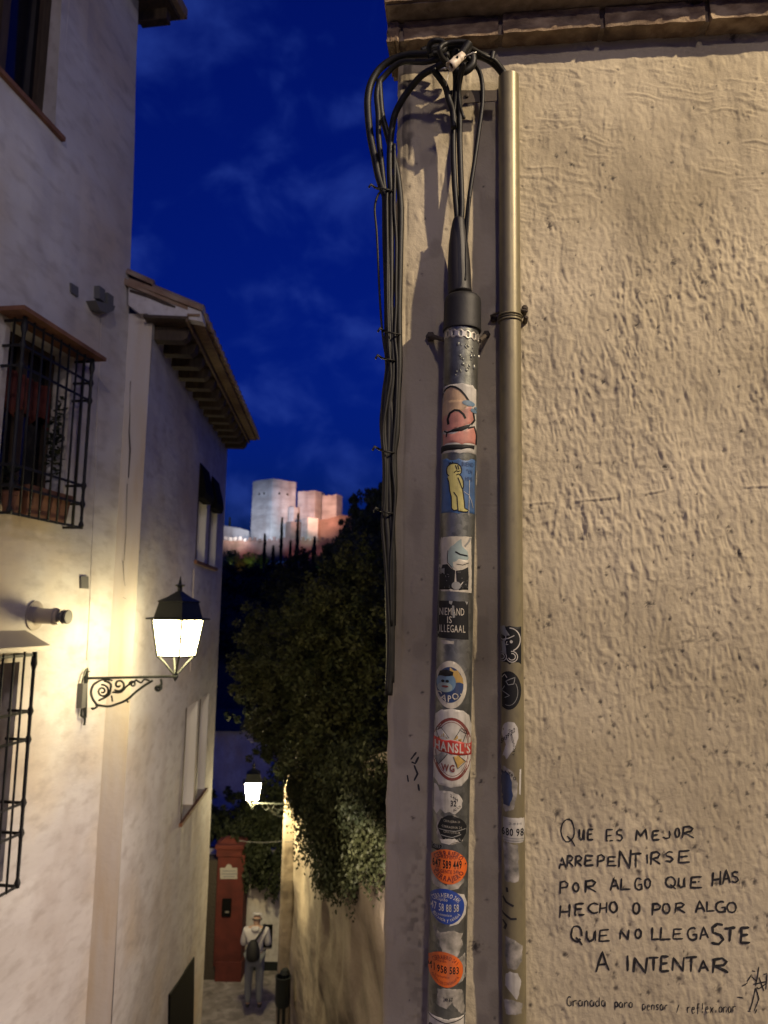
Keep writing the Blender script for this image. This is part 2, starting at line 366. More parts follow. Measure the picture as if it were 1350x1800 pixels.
house = thing('plastered_house', wpt(2.0, -1.2, -1.5), 'cream plastered corner house with pocked wall, handwriting, brick cornice and two pipes fixed on it', 'house')
UR = w2uz(1350, 0)[0] + .04; ZB = min(w2uz(1350, 1800)[1], w2uz(700, 1800)[1]) - .03; ZT = ZTOP + .10
nu = int((UR - U0) / .0026); nz = int((ZT - ZB) / .0028)
us = np.linspace(U0, UR, nu); zs = np.linspace(ZB, ZT, nz)
R = .016; side = []
for k in range(1, 9):                                  # rounded corner, then the flank of the house
    a = math.pi / 2 * k / 8; side.append((U0 - R * math.sin(a), -R * (1 - math.cos(a))))
side += [(U0 - R + .03, -.06 - R), (U0 - R + .08, -.20)]
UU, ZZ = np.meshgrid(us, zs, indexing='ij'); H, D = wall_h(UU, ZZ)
edge_j = .004 * vnoise(zs, zs * 0, .05, 1, 60) + .002 * vnoise(zs, zs * 0, .012, 1, 61)
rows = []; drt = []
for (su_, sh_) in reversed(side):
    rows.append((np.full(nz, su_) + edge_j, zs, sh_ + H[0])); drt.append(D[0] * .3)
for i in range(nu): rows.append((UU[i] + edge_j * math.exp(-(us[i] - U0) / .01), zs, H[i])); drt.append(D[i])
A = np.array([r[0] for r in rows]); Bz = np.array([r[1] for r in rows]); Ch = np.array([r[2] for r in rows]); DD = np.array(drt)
Pts = np.empty(A.shape + (3,)); o0 = org(house)
for c in range(3): Pts[..., c] = W0[c] + WT[c] * A + WN[c] * Ch - o0[c]
Pts[..., 2] += Bz
nr = A.shape[0]; me = bpy.data.meshes.new('plaster_wall'); me.vertices.add(nr * nz); me.vertices.foreach_set('co', Pts.reshape(-1).astype(np.float32))
ii, jj = np.meshgrid(np.arange(nr - 1), np.arange(nz - 1), indexing='ij'); q = (ii * nz + jj).reshape(-1)
quads = np.stack([q, q + nz, q + nz + 1, q + 1], 1).reshape(-1).astype(np.int32)
nf = len(q); me.loops.add(nf * 4); me.loops.foreach_set('vertex_index', quads); me.polygons.add(nf)
me.polygons.foreach_set('loop_start', (np.arange(nf) * 4).astype(np.int32))
me.polygons.foreach_set('use_smooth', np.ones(nf, bool)); me.materials.append(pm); me.update(calc_edges=True)
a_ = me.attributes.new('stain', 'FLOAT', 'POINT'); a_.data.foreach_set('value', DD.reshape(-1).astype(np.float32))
wall = bpy.data.objects.new('plaster_wall', me); COL.objects.link(wall); wall.parent = house; ORG[wall.name] = o0
# the rest of the body of the house (beyond the frame, above and below)
b = MB()
def wq(u0, z0, u1, z1, h=0.): b.add([wpt(u0, z0, h), wpt(u1, z0, h), wpt(u1, z1, h), wpt(u0, z1, h)], [(0, 1, 2, 3)])
wq(UR, ZB, 6.0, 5.2, .001); wq(U0 + .03, -1.6, 6.0, ZB + .004, -.004); wq(U0 + .03, ZT - .004, UR, 5.2, -.004)
fl = wpt(U0 + .06, 0, -.19); bk = Vector((fl.x + .42, 4.9, 0)); rt = wpt(6.0, 0, 0)
for p, q_ in ((bk, fl), (rt, Vector((7, 4.9, 0))), (Vector((7, 4.9, 0)), bk)):
    b.add([(p.x, p.y, -5), (q_.x, q_.y, -5), (q_.x, q_.y, 5.2), (p.x, p.y, 5.2)], [(0, 1, 2, 3)])
mk('house_body', b, pm, house)
b = MB()
b.add([wpt(U0 + .02, 3.62, .12), wpt(6.1, 3.62, .12), (7.1, 5.1, 5.2), (fl.x + .3, 5.1, 5.2), wpt(U0 + .02, 3.58, .12), wpt(6.1, 3.58, .12), (7.1, 5.1, 5.1), (fl.x + .3, 5.1, 5.1)],
      [(0, 1, 2, 3), (7, 6, 5, 4), (0, 4, 5, 1), (1, 5, 6, 2), (2, 6, 7, 3), (3, 7, 4, 0)])
mk('roof', b, M['tile'], house)

# ---- brick cornice, course on course
def brickmesh(name, L, Dp, Hh, seed):
    r = random.Random(seed); nx, ny, nz_ = 14, 5, 5; vs = {}; fs = []; vl = []
    def vid(i, j, k):
        if (i, j, k) not in vs:
            x, y, z = i / nx, j / ny, k / nz_
            p = Vector(((x - .5) * L, (y - .5) * Dp, (z - .5) * Hh))
            e = sum(1 for t in (x, y, z) if t in (0., 1.))
            if e >= 2: p *= 1 - r.uniform(.004, .05) * (.10 if e == 2 else .25) * 4 * .5
            p += Vector((r.uniform(-1, 1), r.uniform(-1, 1), r.uniform(-1, 1))) * .0016
            if r.random() < .05 and e >= 2: p += Vector((0, (.5 - y) * .012, (.5 - z) * .016))
            vs[(i, j, k)] = len(vl); vl.append(p)
        return vs[(i, j, k)]
    for i in range(nx):
        for j in range(ny):
            for k in (0, nz_):
                f = (vid(i, j, k), vid(i + 1, j, k), vid(i + 1, j + 1, k), vid(i, j + 1, k)); fs.append(f if k else f[::-1])
        for k in range(nz_):
            for j in (0, ny):
                f = (vid(i, j, k), vid(i + 1, j, k), vid(i + 1, j, k + 1), vid(i, j, k + 1)); fs.append(f if not j else f[::-1])
    for j in range(ny):
        for k in range(nz_):
            for i in (0, nx):
                f = (vid(i, j, k), vid(i, j + 1, k), vid(i, j + 1, k + 1), vid(i, j, k + 1)); fs.append(f if i else f[::-1])
    me = bpy.data.meshes.new(name); me.from_pydata(vl, [], fs); me.materials.append(M['brick'])
    me.polygons.foreach_set('use_smooth', [True] * len(fs)); me.update(); me.set_sharp_from_angle(angle=math.radians(50)); return me
ang = math.atan2(WT.y, WT.x)
zc = w2uz(780, 92)[1]                                           # underside of the lowest course at the wall
ZC = zc; OV1 = .050; OV2 = .105; BH = .052
print('ZTOP', ZTOP, 'zc', zc, 'right', w2uz(1340, 52)[1], 'U0', U0, 'UR', UR, 'ZB', ZB)
bms = [brickmesh('brick', .232, .13, BH, s) for s in range(4)]; bhalf = brickmesh('brick', .10, .13, BH, 9)
b = MB(); b.obox(wpt(U0 - .036, ZC + .004, -.10), WT * 3.0, WN * (.10 + OV1 - .008), Vector((0, 0, BH - .004)))
b.obox(wpt(U0 - .036, ZC + BH + .005, -.10), WT * 3.0, WN * (.10 + OV2 - .008), Vector((0, 0, BH)))
b.obox(wpt(U0 - .036, ZC + 2 * BH + .016, -.10), WT * 3.0, WN * (.10 + OV2 + .042), Vector((0, 0, BH)))
mk('mortar_bed', b, M['pale'], house)
def put(me, u, z, hc, j):
    o = bpy.data.objects.new('brick', me); COL.objects.link(o); o.parent = house; r = random.Random(j)
    o.location = wpt(u, z + r.uniform(-.0015, .0015), hc + r.uniform(-.004, .004)) - o0; o.rotation_euler = (r.uniform(-.008, .008) + (math.pi if j % 2 else 0), r.uniform(-.006, .006), ang + r.uniform(-.01, .01))
j = 0
# course 1: joints where the photograph has them
u880 = w2uz(880, 60, OV1)[0]; u = u880
for k in range(0, 9): put(bms[k % 4], u + .121 + k * .243, ZC + BH / 2, OV1 - .065, j); j += 1
put(bms[1], u880 - .121, ZC + BH / 2, OV1 - .065, j); j += 1
lw = (u880 - .243) - (U0 - .044); me_ = brickmesh('brick', max(lw - .01, .03), .13, BH, 22); put(me_, u880 - .243 - lw / 2, ZC + BH / 2, OV1 - .065, 21)
for c, (ov, st) in enumerate(((OV2, .10), (OV2 + .05, .0))):
    zz = ZC + (BH + .009) * (c + 1) + BH / 2
    for k in range(10): put(bms[(k + c) % 4], U0 - .044 + .118 + k * .243 + (.075 if c else 0), zz, ov - .065, j); j += 1
    me_ = bhalf if c == 0 else bhalf

# ---- handwriting on the wall: marker strokes lying on the relief
def ribbon(b, pts, w, lift=.0009):
    """pts in photo pixels on the wall, w stroke width in m"""
    P = [w2uz(*p) for p in pts]; Q = []
    for i in range(len(P) - 1):
        d = math.dist(P[i], P[i + 1]); n = max(1, int(d / .0035))
        for k in range(n): t = k / n; Q.append((P[i][0] * (1 - t) + P[i + 1][0] * t, P[i][1] * (1 - t) + P[i + 1][1] * t))
    Q.append(P[-1]); n = len(Q)
    if n < 2: return
    Q = np.array(Q); T = np.gradient(Q, axis=0); T /= (np.linalg.norm(T, axis=1, keepdims=True) + 1e-9); Nn = np.stack([-T[:, 1], T[:, 0]], 1)
    ww = w * (1 + .5 * np.array([vnoise(np.array([i * .35]), np.array([Q[0, 0] * 50]), 1, 1, 70)[0] for i in range(n)]))
    ww[0] *= .7; ww[-1] *= .5
    rows = [Q + Nn * (ww[:, None] * s) for s in (-.5, 0, .5)]
    vs = []
    for i in range(n):
        for r in rows: vs.append(r[i])
    vs = np.array(vs); hh, _d = wall_h(vs[:, 0], vs[:, 1])
    skip = vnoise(vs[:, 0], vs[:, 1], .004, .004, 71).reshape(n, 3)
    pts3 = [wpt(v[0], v[1], h + lift) for v, h in zip(vs, hh)]; fs = []
    for i in range(n - 1):
        if skip[i].mean() > .41: continue
        fs += [(i * 3, i * 3 + 1, i * 3 + 4, i * 3 + 3), (i * 3 + 1, i * 3 + 2, i * 3 + 5, i * 3 + 4)]
    b.add(pts3, fs)
def arc(cx, cy, rx, ry, a0, a1, n=10): return [(cx + rx * math.cos(math.radians(a0 + (a1 - a0) * i / n)), cy + ry * math.sin(math.radians(a0 + (a1 - a0) * i / n))) for i in range(n + 1)]
GL = {'A': [[(0, 1), (.22, .5), (.45, 0), (.7, .45), (1, .92)], [(.12, .66), (.85, .6)]],
 'C': [arc(.6, .5, .6, .5, -50, -310, 12)], 'E': [[(.12, 0), (.1, .5), (.05, 1)], [(.1, .02), (.95, 0)], [(.1, .5), (.8, .45)], [(.05, .98), (1, .95)]],
 'G': [arc(.55, .48, .52, .5, -50, -300, 12) + [(.95, .9), (.98, .52), (.55, .55)]], 'H': [[(.08, .08), (.0, 1)], [(.95, 0), (.9, .95)], [(.05, .58), (.95, .5)]],
 'I': [[(.5, 0), (.45, 1)]], 'J': [[(.75, 0), (.85, .5), (.8, .9), (.4, 1), (0, .85)]], 'L': [[(.05, 0), (.0, .98), (1, .92)]],
 'M': [[(0, 1), (.12, .05), (.45, .65), (.85, 0), (1, .95)]], 'N': [[(.0, .95), (.08, .05), (.88, .98), (1, 0)]],
 'O': [arc(.5, .5, .48, .5, -100, 265, 14)], 'P': [[(.15, .02), (.08, 1)], [(0, .1), (.6, 0), (1, .18), (.85, .45), (.12, .55)]],
 'Q': [arc(.48, .42, .46, .42, -100, 265, 16), [(.45, .62), (.75, .8), (1, 1)]],
 'R': [[(.12, .05), (.02, 1)], [(0, .08), (.6, 0), (.9, .2), (.7, .45), (.1, .55), (.5, .7), (1, .98)]],
 'S': [[(.95, .05), (.5, 0), (.1, .15), (.15, .4), (.7, .52), (.95, .75), (.6, .98), (.0, .9)]],
 'T': [[(0, .06), (1, 0)], [(.52, .03), (.48, 1)]], 'U': [[(.05, 0), (.05, .7), (.35, 1), (.75, .85), (.92, 0), (.95, 1)]],
 'a': [arc(.45, .68, .42, .3, -60, -330, 10) + [(.88, .45), (.95, 1)]], 'n': [[(.1, .4), (.1, 1)], [(.1, .6), (.5, .38), (.85, .5), (.9, 1)]],
 'r': [[(.1, .4), (.15, 1)], [(.12, .62), (.5, .4), (.95, .42)]], 'd': [arc(.42, .7, .4, .28, -60, -330, 10), [(.85, 0), (.88, 1)]],
 'p': [[(.1, .35), (.15, 1.35)], arc(.5, .62, .4, .28, -150, 150, 10)], 'e': [[(.1, .65), (.85, .6), (.7, .38), (.3, .4), (.08, .7), (.35, 1), (.95, .9)]],
 's': [[(.9, .42), (.4, .4), (.15, .55), (.8, .75), (.7, .95), (.05, .95)]], 'y': [[(.05, .4), (.45, .85)], [(.95, .35), (.2, 1.4)]],
 'f': [[(.9, .05), (.5, .1), (.45, 1.1)], [(.1, .5), (.9, .45)]], 'l': [[(.5, .0), (.5, 1)]], 'x': [[(.1, .4), (.9, 1)], [(.9, .4), (.1, 1)]],
 'i': [[(.5, .45), (.5, 1)], [(.48, .18), (.52, .24)]], 'o': [arc(.5, .7, .42, .28, -100, 265, 10)]}
LINES = [
 ('Que', [('Q', 205, 285, 185, 335), ('U', 305, 335, 240, 300), ('E', 350, 385, 240, 298)]), ('es', [('E', 452, 492, 240, 305), ('S', 510, 545, 240, 302)]),
 ('mejor', [('M', 615, 680, 240, 302), ('E', 708, 750, 250, 300), ('J', 765, 815, 250, 292), ('O', 835, 860, 235, 285), ('R', 875, 940, 225, 290)]),
 ('arrepentirse', [('A', 195, 235, 395, 460), ('R', 238, 275, 385, 445), ('R', 285, 322, 385, 445), ('E', 335, 385, 385, 440), ('P', 405, 445, 380, 445), ('E', 460, 510, 390, 440),
   ('N', 525, 590, 350, 452), ('T', 585, 650, 372, 450), ('I', 676, 686, 370, 430), ('R', 700, 755, 365, 435), ('S', 780, 825, 365, 420), ('E', 850, 918, 360, 425)]),
 ('por', [('P', 198, 245, 525, 598), ('O', 272, 305, 535, 582), ('R', 338, 402, 520, 588)]), ('algo', [('A', 478, 525, 505, 578), ('L', 535, 590, 510, 572), ('G', 612, 652, 510, 575), ('O', 668, 698, 512, 562)]),
 ('que', [('Q', 782, 838, 502, 570), ('U', 852, 890, 505, 562), ('E', 915, 985, 502, 565)]), ('has', [('H', 1040, 1088, 470, 555), ('A', 1098, 1140, 465, 545), ('S', 1148, 1185, 475, 535)]),
 ('hecho', [('H', 200, 258, 655, 730), ('E', 280, 335, 650, 715), ('C', 358, 412, 648, 702), ('H', 420, 460, 640, 705), ('O', 475, 515, 640, 700)]), ('o', [('O', 602, 640, 645, 705)]),
 ('por', [('P', 705, 755, 648, 715), ('O', 765, 805, 650, 702), ('R', 835, 890, 645, 700)]), ('algo', [('A', 948, 1000, 635, 700), ('L', 1010, 1055, 640, 695), ('G', 1060, 1112, 640, 700), ('O', 1122, 1172, 645, 700)]),
 ('que', [('Q', 262, 325, 775, 880), ('U', 345, 400, 800, 858), ('E', 415, 475, 795, 860)]), ('no', [('N', 532, 582, 795, 852), ('O', 615, 648, 790, 842)]),
 ('llegaste', [('L', 708, 750, 780, 850), ('L', 755, 810, 780, 848), ('E', 820, 878, 790, 845), ('G', 903, 955, 785, 852), ('A', 972, 1020, 780, 850), ('S', 1035, 1105, 765, 880), ('T', 1108, 1170, 785, 865), ('E', 1195, 1250, 785, 870)]),
 ('a', [('A', 402, 472, 915, 1030)]), ('intentar', [('I', 565, 585, 935, 1025), ('N', 608, 680, 945, 1035), ('T', 688, 745, 945, 1020), ('E', 752, 803, 940, 1025), ('N', 822, 885, 945, 1025), ('T', 893, 958, 945, 1030), ('A', 968, 1020, 965, 1030), ('R', 1042, 1130, 955, 1035)])]
r = random.Random(3)
words = []
for w_, ls in LINES:
    b = MB()
    for ch, x0, x1, y0, y1 in ls:
        heavy = 1.3 if (w_ == 'llegaste' and x0 > 1000) or (w_ == 'intentar' and x0 > 1030) else (1.15 if y0 > 900 else 1.0)
        thin = .75 if ch == 'Q' and y0 < 300 else 1.
        for rep in range(2 if heavy > 1.3 else 1):
            for st in GL[ch]:
                pts = [(920 + (x0 + (x1 - x0) * x + r.uniform(-1.6, 1.6)) / 3.14, 1380 + (y0 + (y1 - y0) * y + r.uniform(-1.6, 1.6)) / 3.14) for x, y in st]
                ribbon(b, pts, .0040 * heavy * thin)
    words.append(b)
b7 = MB()
for wd, x0, x1, yt, yb in [('Granada', 238, 458, 1168, 1220), ('para', 500, 606, 1178, 1225), ('pensar', 652, 800, 1190, 1238), ('y', 838, 862, 1195, 1235), ('reflexionar', 900, 1178, 1200, 1258)]:
    w1 = (x1 - x0) / len(wd)
    for i, ch in enumerate(wd):
        for st in GL[ch]:
            pts = [(920 + (x0 + w1 * (i + .08 + .78 * x) + r.uniform(-1, 1)) / 3.14, 1380 + (yt + (yb - yt) * y + r.uniform(-1.5, 1.5)) / 3.14) for x, y in st]
            ribbon(b7, pts, .0021)
for b in words: mk('handwritten_word', b, M['ink'], house)
mk('handwritten_line', b7, M['ink'], house)
b = MB()
for pts in [[(1300, 1002), (1290, 1060), (1280, 1130), (1265, 1200), (1250, 1250)], [(1235, 1085), (1260, 1045)], [(1262, 1025), (1280, 1030)], [(1205, 1110), (1225, 1100), (1240, 1090)], [(1270, 1100), (1345, 1085)],
            [(1180, 1170), (1215, 1175)], [(1275, 1110), (1300, 1125), (1340, 1100)], [(1285, 1125), (1300, 1180), (1275, 1250)], [(1240, 1250), (1255, 1252)], [(1290, 1240), (1280, 1262)], [(1325, 1045), (1345, 1040), (1340, 1130)],
            [(1300, 1060), (1330, 1140)], [(1262, 1060), (1290, 1085)]]:
    ribbon(b, [(920 + x / 3.14, 1380 + y / 3.14) for x, y in pts], .0022)
mk('marker_scribble', b, M['ink'], house)
b = MB()
for pts in [[(722, 1335), (732, 1322)], [(720, 1338), (730, 1342), (736, 1330)], [(728, 1345), (734, 1360), (728, 1372)], [(716, 1362), (718, 1374)], [(735, 1378), (737, 1390)]]: ribbon(b, pts, .004)
mk('marker_scribble', b, M['ink'], house)

# ================================================================== PIPES
Z3 = Vector((0, 0, 1))
class Pipe:
    def __init__(s, px0, py0, px1, py1, rpx, off):
        """axis through two photo points, `off` metres in front of the wall"""
        s.R = rpx / F * 1.70; o = W0 + WN * off
        s.A = hit(px0, py0, o, WN); s.B = hit(px1, py1, o, WN); s.d = (s.B - s.A).normalized(); s.L = (s.B - s.A).length
        s.n = (WN - s.d * WN.dot(s.d)).normalized(); s.x = s.n.cross(-s.d).normalized()
        if s.x.x < 0: s.x = -s.x
    def p(s, t, th, dr=0.): return s.A + s.d * t + (s.n * math.cos(th) + s.x * math.sin(th)) * (s.R + dr)
    def map(s, px, py, dr):
        t = 0
        for _ in range(3):
            a = proj(s.p(t, 0)); bq = proj(s.p(t + .1, 0)); t += (py - a[1]) / (bq[1] - a[1]) * .1
        c = s.A + s.d * t; pc = proj(c); v = (CAM - c).normalized(); v = (v - s.d * v.dot(s.d)).normalized()
        hw = abs(proj(c + s.x * s.R)[0] - pc[0]); q = (px - pc[0]) / hw
        th0 = math.atan2(v.dot(s.x), v.dot(s.n)); th = math.asin(max(-1, min(1, q)))
        if q > 1: th += (q - 1) * 1.2
        if q < -1: th += (q + 1) * 1.2
        return s.p(t, th + th0, dr)
OFF1 = .062; P1 = Pipe(812, 560, 783.5, 1830, 31.2, OFF1)
P2 = Pipe(894, 136, 904.5, 1830, 19.7, .030)
pipe1 = thing('galvanised_pipe', P1.A + P1.d * (P1.L + .85), 'thick grey galvanised cable pipe covered with stickers, left of the two on the corner wall', 'pipe')
n_ = 60; b = MB(); prof = [(P1.R, 0.0)]
axis = lambda t: P1.A + P1.d * t
def cylmesh(P, t0, t1, rf, n=48, nt_=80):
    b = MB(); vs = []
    for i in range(nt_ + 1):
        t = t0 + (t1 - t0) * i / nt_
        for k in range(n):
            th = 2 * math.pi * k / n; vs.append(P.A + P.d * t + (P.n * math.cos(th) + P.x * math.sin(th)) * rf(t, th))
    fs = [(i * n + k, i * n + (k + 1) % n, (i + 1) * n + (k + 1) % n, (i + 1) * n + k) for i in range(nt_) for k in range(n)]
    fs += [tuple(range(n)), tuple(nt_ * n + k for k in range(n))]
    return b.add(vs, fs)
tube1 = soft(mk('pipe_body', cylmesh(P1, 0, P1.L + .8, lambda t, th: P1.R), M['steel'], pipe1))
# lumpy zinc drips below the strap
b = MB(); rr = random.Random(8)
for k in range(26):
    px = 812 + rr.gauss(6, 11); py = rr.uniform(600, 660); c = P1.map(px, py, -.0005); s_ = rr.uniform(.0022, .0050)
    b.lathe(c, [(s_ * .9, 0), (s_ * .7, .0008), (s_ * .3, .0014)], 8, X=P1.x, Y=P1.d * rr.uniform(1, 1.8), Z=P1.n)
tag(soft(mk('zinc_drips', b, M['steel'], pipe1), 80), kind='stuff')
# cap and sheath
tcap = [P1.map(812, y, 0) for y in (572, 505)]
def tt(P, py): 
    c = P.map(proj(P.A)[0], py, 0); return (c - P.A).dot(P.d)
tc0, tc1 = tt(P1, 572), tt(P1, 510)
RC = 34.5 / F * 1.70
b = MB(); b.lathe(axis(tc0) + P1.x * .001, [(RC * 1.01, 0), (RC * 1.02, .004), (RC, .01), (RC * .98, (tc0 - tc1) * .8), (RC * .95, (tc0 - tc1) * .93), (RC * .84, (tc0 - tc1)), (RC * .5, (tc0 - tc1) + .004), (.020, (tc0 - tc1) + .005)], 40, X=P1.x, Y=P1.n, Z=-P1.d)
soft(mk('rubber_cap', b, mat('matt black rubber', (.006, .0055, .005), .6, bump=[(70, .3, .002)]), pipe1))
# perforated strap
b = MB(); nseg = 96; ts = tt(P1, 585); vs = []; fs = []; row = 9
for k in range(nseg + 1):
    th = -1.75 + 3.4 * k / nseg; ph = (k % 12) / 12; wv = .0088 + .0022 * math.cos(ph * 2 * math.pi)
    sag = .004 * math.sin(th * 1.3 + .3)
    for j_ in range(row):
        s_ = (j_ / (row - 1) - .5) * 2
        vs.append(P1.p(ts + s_ * wv + sag, th, .0012))
for k in range(nseg):
    for j_ in range(row - 1):
        ph = ((k + .5) % 12) / 12; hole = (min(ph, 1 - ph) * 12 * 0 + min(ph, 1 - ph)) < .13 and 2 < j_ + .5 < 6
        if hole: continue
        a = k * row + j_; fs.append((a, a + 1, a + row + 1, a + row))
b.add(vs, fs); strap = mk('perforated_strap', b, M['zinc'], pipe1, smooth=True)
md = strap.modifiers.new('t', 'SOLIDIFY'); md.thickness = .0012
def bolt(name, px, py, rad, parent, off=0.01):
    c = wpt(*w2uz(px, py), off); b = MB(); b.lathe(wpt(*w2uz(px, py), -.002), [(rad * 1.9, 0), (rad * 1.9, off), (rad * 1.7, off + .0015), (rad, off + .0015), (rad, off + .006), (rad * .8, off + .007)], 6, X=WT, Y=Z3, Z=WN)
    return mk(name, b, M['bolt'], parent)
b = MB(); a1 = P1.p(ts, -1.7, .001); e1 = wpt(*w2uz(757, 593), .006)
b.tube([a1, a1.lerp(e1, .5) + WN * .002, e1], [.006, .0055, .008], 6); mk('strap_end', b, M['bolt'], pipe1); b = MB(); a2 = P1.p(ts + .004, 1.6, .001); e2 = wpt(*w2uz(856, 590), .006); b.tube([a2, e2], [.006, .006], 6)
mk('strap_end', b, M['bolt'], pipe1); bolt('screw', 757, 593, .006, pipe1, .012); bolt('screw', 855, 588, .005, pipe1, .006)

pipe2 = thing('beige_conduit', P2.A + P2.d * (P2.L + .85), 'slim olive beige painted conduit, right of the thick sticker covered pipe', 'conduit')
soft(mk('pipe_body', cylmesh(P2, 0, P2.L + .8, lambda t, th: P2.R, 40), M['conduit'], pipe2))
b = MB(); b.lathe(P2.A, [(P2.R * .86, 0), (P2.R * .86, .0005)], 24, X=P2.x, Y=P2.n, Z=-P2.d); mk('open_end', b, M['dark'], pipe2)
b = MB(); tcl = tt(P2, 553)
for dt in (-.006, 0, .007):
    vs = [P2.p(tcl + dt, 2 * math.pi * k / 40, .0016) for k in range(41)]; b.tube(vs, .0022 if dt else .0012, 6, cap=False)
mk('pipe_clamp', b, M['conduit'], pipe2, smooth=True)
b = MB()
for px, py, s_ in ((921, 549, .0075), (923, 566, .0055), (868, 561, .008)):
    b = MB(); b.lathe(wpt(*w2uz(px, py), 0), [(s_ * 1.1, 0), (s_, .028 if px > 900 else .01), (s_ * .5, .032 if px > 900 else .012)], 7, X=WT, Y=Z3, Z=WN); mk('clamp_bolt', b, M['bolt'], pipe2)
b = MB(); b.tube([wpt(*w2uz(912, 553), .03), wpt(*w2uz(926, 556), .03)], .003, 6); mk('clamp_ear', b, M['bolt'], pipe2); b = MB(); b.tube([wpt(*w2uz(862, 560), .015), wpt(*w2uz(880, 556), .03)], .003, 6)
mk('clamp_ear', b, M['bolt'], pipe2)

# ---- stickers: thin printed sheets bent round the pipes
LAY = .00022
def tri2d(outline, step=3.0):
    xs = [p[0] for p in outline]; ys = [p[1] for p in outline]; V = [Vector(p) for p in outline]; n = len(V)
    x = min(xs) + step * .5
    while x < max(xs):
        y = min(ys) + step * .53
        while y < max(ys): V.append(Vector((x + .013 * y % .3, y))); y += step * 1.6
        x += step
    v, e, f, *_ = delaunay_2d_cdt(V, [], [list(range(n))], 1, 1e-4); return v, f
def patch(b, P, outline, ci, lay):
    v, f = tri2d(outline); b.add([P.map(p[0], p[1], LAY * lay) for p in v], f, ci)
def stroke(b, P, pts, w, ci, lay, closed=False):
    Q = []
    if closed: pts = list(pts) + [pts[0]]
    for i in range(len(pts) - 1):
        d = math.dist(pts[i], pts[i + 1]); n = max(1, int(d / 2.5))
        for k in range(n): t = k / n; Q.append((pts[i][0] * (1 - t) + pts[i + 1][0] * t, pts[i][1] * (1 - t) + pts[i + 1][1] * t))
    Q.append(pts[-1]); Q = np.array(Q); T = np.gradient(Q, axis=0)
    if closed and len(Q) > 3: T[0] = T[-1] = Q[1] - Q[-2]
    T /= np.linalg.norm(T, axis=1, keepdims=True) + 1e-9; Nn = np.stack([-T[:, 1], T[:, 0]], 1) * w / 2
    vs = []
    for i in range(len(Q)): vs += [P.map(*(Q[i] - Nn[i]), LAY * lay), P.map(*(Q[i] + Nn[i]), LAY * lay)]
    b.add(vs, [(2 * i, 2 * i + 1, 2 * i + 3, 2 * i + 2) for i in range(len(Q) - 1)], ci)
_gc = {}
def glyph(ch, bold):
    if (ch, bold) not in _gc:
        cu = bpy.data.curves.new('t', 'FONT'); cu.body = ch; cu.offset = bold; cu.resolution_u = 2
        ob = bpy.data.objects.new('t', cu); COL.objects.link(ob); dg = bpy.context.evaluated_depsgraph_get()
        me = bpy.data.meshes.new_from_object(ob.evaluated_get(dg)); v = [(p.co.x, p.co.y) for p in me.vertices]; f = [tuple(q.vertices) for q in me.polygons]
        bpy.data.objects.remove(ob); bpy.data.curves.remove(cu); bpy.data.meshes.remove(me)
        _gc[(ch, bold)] = (v, f, max([p[0] for p in v] or [0.3]))
    return _gc[(ch, bold)]
def text(b, P, s, cx, cy, w, h, ci, lay, bold=.02, slope=0., wobble=0., fn=None):
    """text centred on pixel (cx, cy), w x h pixels; fn maps (x along, y up) to pixels for arcs"""
    adv = []; x = 0
    for ch in s:
        if ch == ' ': adv.append(x); x += .32; continue
        v, f, wd = glyph(ch, bold); adv.append(x); x += wd + .09
    tot = x - .09
    for ch, a in zip(s, adv):
        if ch == ' ': continue
        v, f, wd = glyph(ch, bold); q = []
        for (gx, gy) in v:
            X = ((a + gx) / tot - .5) * w; Y = (gy / .70 - .5) * h
            q.append(fn(X, Y) if fn else (cx + X, cy - Y + X * slope))
        b.add([P.map(*p, LAY * lay) for p in q], f, ci)
def ell(cx, cy, rx, ry, tilt=0., n=36, a0=0, a1=360):
    out = []
    for i in range(n if a1 - a0 == 360 else n + 1):
        a = math.radians(a0 + (a1 - a0) * i / n); x, y = rx * math.cos(a), ry * math.sin(a); out.append((cx + x, cy + y + x * tilt))
    return out
def arcfn(cx, cy, rx, ry, up=True, tilt=0.):
    def f(X, Y):
        a = X / rx
        if up: return (cx + (rx + Y) * math.sin(a), cy - (ry + Y) * math.cos(a) + math.sin(a) * rx * tilt)
        return (cx + (rx - Y) * math.sin(a), cy + (ry - Y) * math.cos(a) + math.sin(a) * rx * tilt)
    return f
def ragged(poly, amp=1.2, seed=1):
    r = random.Random(seed); out = []
    for i in range(len(poly)):
        a = poly[i]; c = poly[(i + 1) % len(poly)]; n = max(1, int(math.dist(a, c) / 5))
        for k in range(n): t = k / n; out.append((a[0] + (c[0] - a[0]) * t + r.uniform(-amp, amp), a[1] + (c[1] - a[1]) * t + r.uniform(-amp, amp)))
    return out
C = {k: i for i, k in enumerate(SK)}
def sticker(P, parent, sheet, outline, label, draw=None, lay=1):
    b = MB(); v, f = tri2d(outline); b.add([P.map(p[0], p[1], LAY * lay) for p in v], f)
    o = mk('sticker', b, S[sheet], parent, smooth=True); o['label'] = label
    if draw:
        b = MB(); draw(b); mk('print', b, SM, o, smooth=True)
    return o
bx = lambda x0, y0, x1, y1: [(x0, y0), ((x0 + x1) / 2, y0), (x1, y0), (x1, (y0 + y1) / 2), (x1, y1), ((x0 + x1) / 2, y1), (x0, y1), (x0, (y0 + y1) / 2)]
z2 = lambda L_, ox=680., oy=650., k=5.625: [(ox + x / k, oy + y / k) for x, y in L_]     # from enlarged crop

